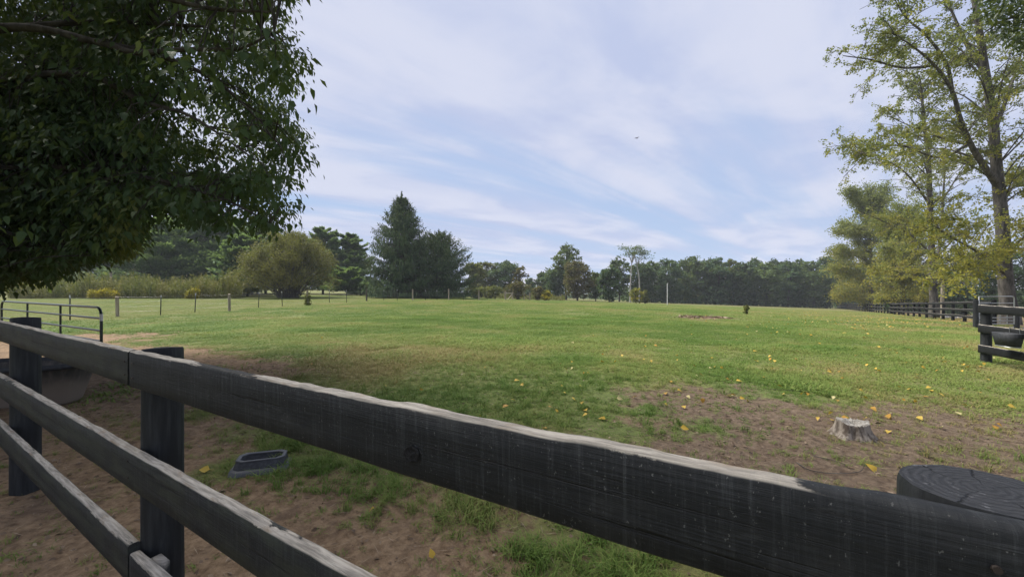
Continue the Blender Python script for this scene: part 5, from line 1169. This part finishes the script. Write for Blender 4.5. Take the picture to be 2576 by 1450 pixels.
def shed():
    Y = 60.; c = on_ground(308, Y); t = thing('garden_shed', 'small low grey shed with a pale metal roof half hidden by weeds', 'shed', c)
    k = Y/FOC; xl, xr, xm = (268-308)*k, (352-308)*k, (318-308)*k; zr = CAMZ+15.6*k-c.z; ze = zr-.55; D = 5.
    wm = NB('grey_shed_boards'); v = wm.coord('Object', (3.2, 1, .2)); n = wm.noise(v, 3, 4, .6); wm.bsdf(wm.mix(wm.sm(n, .35, .65), (.20, .195, .18), (.36, .35, .32)), .85, .2)
    g = Geo(); V = [(xl, 0, -.2), (xr, 0, -.2), (xr, 0, ze), (xm, 0, zr), (xl, 0, ze)]; V += [(x, D, z) for x, _, z in V]
    g.add(V, [[0, 1, 2, 3, 4], [9, 8, 7, 6, 5]]); g.add(V, [[0, 4, 9, 5], [1, 6, 7, 2]]); obj('wall', g.mesh('wall', wm.m), t)
    for (xa, za, xb, zb) in ((xm, zr+.04, (240-308)*k, CAMZ+6*k-c.z), (xm, zr+.04, xr+.35, ze-.02)):
        g = Geo(); V = [(xa, -.35, za), (xb, -.35, zb), (xb, D+.3, zb), (xa, D+.3, za)]; V += [(x, y, z+.05) for x, y, z in V]
        g.add(V, [[0, 1, 2, 3], [7, 6, 5, 4], [0, 4, 5, 1], [1, 5, 6, 2], [2, 6, 7, 3], [3, 7, 4, 0]]); obj('roof', g.mesh('roof', M['metal_roof']), t)
    b = on_ground(279, 53.); p = thing('wooden_pole', 'weathered pole with a dark cap standing in front of the shed', 'pole', b)
    g = Geo(); tube(g, [(0, 0, -.2), (0, 0, 1.7), (0, 0, 3.35)], [.16, .15, .14], 10); obj('shaft', g.mesh('shaft', M['oldwood']), p)
    g = Geo(); tube(g, [(0, 0, 3.3), (0, 0, 3.42), (.03, 0, 3.55)], [.10, .17, .08], 8); obj('cap', g.mesh('cap', M['oldwood_dark']), p)
shed()
def car():
    c = on_ground(621, 70.); t = thing('parked_car', 'silver car parked in the shade behind weeds left of the olive bush', 'car', c, R(62))
    paint = plain('silver_paint', (.42, .44, .46), .3, .5, .6, .08, 3, .0); glass = plain('car_glass', (.02, .025, .03), .1, .6, 0, .1, 2, .0); blk = plain('tyre', (.02, .02, .02), .8)
    prof = [(-2.15, .35), (-2.2, .75), (-2.05, .92), (-1.15, 1.0), (1.2, 1.0), (2.1, .82), (2.2, .6), (2.15, .35)]
    cab = [(-1.7, .98), (-1.15, 1.42), (.25, 1.45), (1.05, .98)]
    def loft(nm, pr, w, w2, mt):
        g = Geo(); n = len(pr); V = [(x, -w if z < 1.2 else -w2, z) for x, z in pr]+[(x, w if z < 1.2 else w2, z) for x, z in pr]
        g.add(V, [list(range(n)), list(range(2*n-1, n-1, -1))]); g.add(V, [[i, i+n, (i+1) % n+n, (i+1) % n] for i in range(n)]); obj(nm, g.mesh(nm, mt), t)
    loft('body', prof, .88, .88, paint); loft('cabin_glass', cab, .80, .62, glass)
    g = Geo(); box(g, (-.45, 0, 1.455), (1.35, 1.22, .03)); obj('roof', g.mesh('roof', paint), t)
    for x in (-1.35, 1.38):
        for y in (-.86, .86):
            g = Geo(); tube(g, [(x, y-.1, .33), (x, y+.1, .33)], .33, 14); w = obj('wheel', g.mesh('wheel', blk), t); g = Geo(); tube(g, [(x, y-.115, .33), (x, y+.115, .33)], .19, 10); obj('rim', g.mesh('rim', paint), w)
    for y in (-.62, .62):
        g = Geo(); box(g, (2.17, y, .68), (.08, .34, .14)); obj('headlight', g.mesh('headlight', M['white']), t)
        g = Geo(); box(g, (-2.16, y, .82), (.08, .34, .14)); obj('tail_light', g.mesh('tail_light', plain('red_lamp', (.35, .02, .02), .3)), t)
car()
def poles():
    b = on_ground(1678, 60.); g = Geo(); tube(g, [(0, 0, -.3), (0, 0, CAMZ-(712-HY)/FOC*60-b.z)], [.055, .05], 10); t = thing('white_pole', 'thin white pole standing on the field crest before the far wood', 'pole', b); obj('shaft', g.mesh('shaft', M['white']), t)
    h = CAMZ-(712-HY)/FOC*60-b.z; g = Geo(); tube(g, [(-.02, 0, h), (.16, 0, h+.02)], [.03, .03], 6); obj('tip', g.mesh('tip', M['white']), t)
    b = on_ground(1315, 108.); g = Geo(); tube(g, [(0, 0, -.3), (0, 0, CAMZ-(700-HY)/FOC*108-b.z)], [.10, .08], 8); tag(obj('utility_pole', g.mesh('utility_pole', M['white']), None, b), 'distant pale pole above the wooden gateway', 'pole')
    b = on_ground(2370, 33.5); t = thing('wooden_pole', 'weathered grey pole behind the long black fence beside the twin-stem cottonwood', 'pole', b); g = Geo(); tube(g, [(0, 0, -.3), (-.02, 0, 1.6), (.03, 0, 3.1)], [.13, .12, .11], 10); obj('shaft', g.mesh('shaft', M['oldwood']), t)
    g = Geo(); tube(g, [(.03, 0, 3.1), (.03, 0, 3.14)], [.115, .06], 10); obj('cut_end', g.mesh('cut_end', M['oldwood_dark']), t)
    for i, x in enumerate((2378, 2389.5, 2400.5, 2412, 2439)):
        b = on_ground(x, 34.5+i*.15); g = Geo(); rs = np.random.RandomState(i); box(g, (0, 0, .13), (.24, .2, .28), tint=.5); V = g.V[0]; V += rs.randn(*V.shape)*.012; V[[1, 3, 5, 7], :2] *= .86
        tag(obj('white_block', g.mesh('white_block', M['white']), None, b), ('leftmost', 'second', 'third', 'fourth', 'rightmost')[i]+' small white block seen through the long black fence', 'block', 'white blocks behind the long fence')
    w = at(1601, 347, 62.); t = thing('flying_bird', 'tiny dark bird gliding high in the sky right of centre', 'bird', w, R(35))
    dk = plain('bird_feather', (.03, .03, .035), .8); th = np.arange(8)*np.pi/4; g = Geo(); R_ = [np.stack([0*th+x, r*np.cos(th), r*.9*np.sin(th)], -1) for x, r in ((-.30, .01), (-.18, .05), (0, .075), (.13, .06), (.19, .045), (.24, .01))]
    V = np.concatenate(R_); i = np.arange(5)[:, None]*8; j = np.arange(8)[None, :]; jn = (j+1) % 8
    g.add(V, np.stack([i+j, i+jn, i+8+jn, i+8+j], -1).reshape(-1, 4)); g.add([(-.25, 0, .01), (-.42, .06, 0), (-.42, -.06, 0), (-.25, 0, -.01)], [[0, 1, 2], [3, 2, 1]])
    obj('body', g.mesh('body', dk, True), t)
    for s in (-1, 1):
        g = Geo(); V = np.array([(.10, .04, .02), (.14, .26, .10), (.04, .50, .08), (-.04, .28, .08), (-.09, .05, .02)])*np.array([1, s, 1]); V = np.concatenate([V, V-np.array([0, 0, .012])])
        g.add(V, [[0, 1, 2, 3, 4], [9, 8, 7, 6, 5]]); g.add(V, [[i, (i+1) % 5, (i+1) % 5+5, i+5] for i in range(5)]); obj('wing', g.mesh('wing', dk), t)
poles()
# ------------------------------------------------------------------ haze
def haze():
    g = Geo(); box(g, (0, 0, 11), (880, 880, 44)); m, nt = new_mat('haze_air'); o_ = nt.nodes.new('ShaderNodeOutputMaterial'); v = nt.nodes.new('ShaderNodeVolumePrincipled')
    v.inputs['Color'].default_value = (.86, .92, 1, 1); v.inputs['Density'].default_value = .0005; v.inputs['Anisotropy'].default_value = .0
    nt.links.new(v.outputs[0], o_.inputs['Volume']); tag(obj('haze', g.mesh('haze', m)), 'thin bluish air over the far pasture', 'haze', None, 'stuff')
haze()
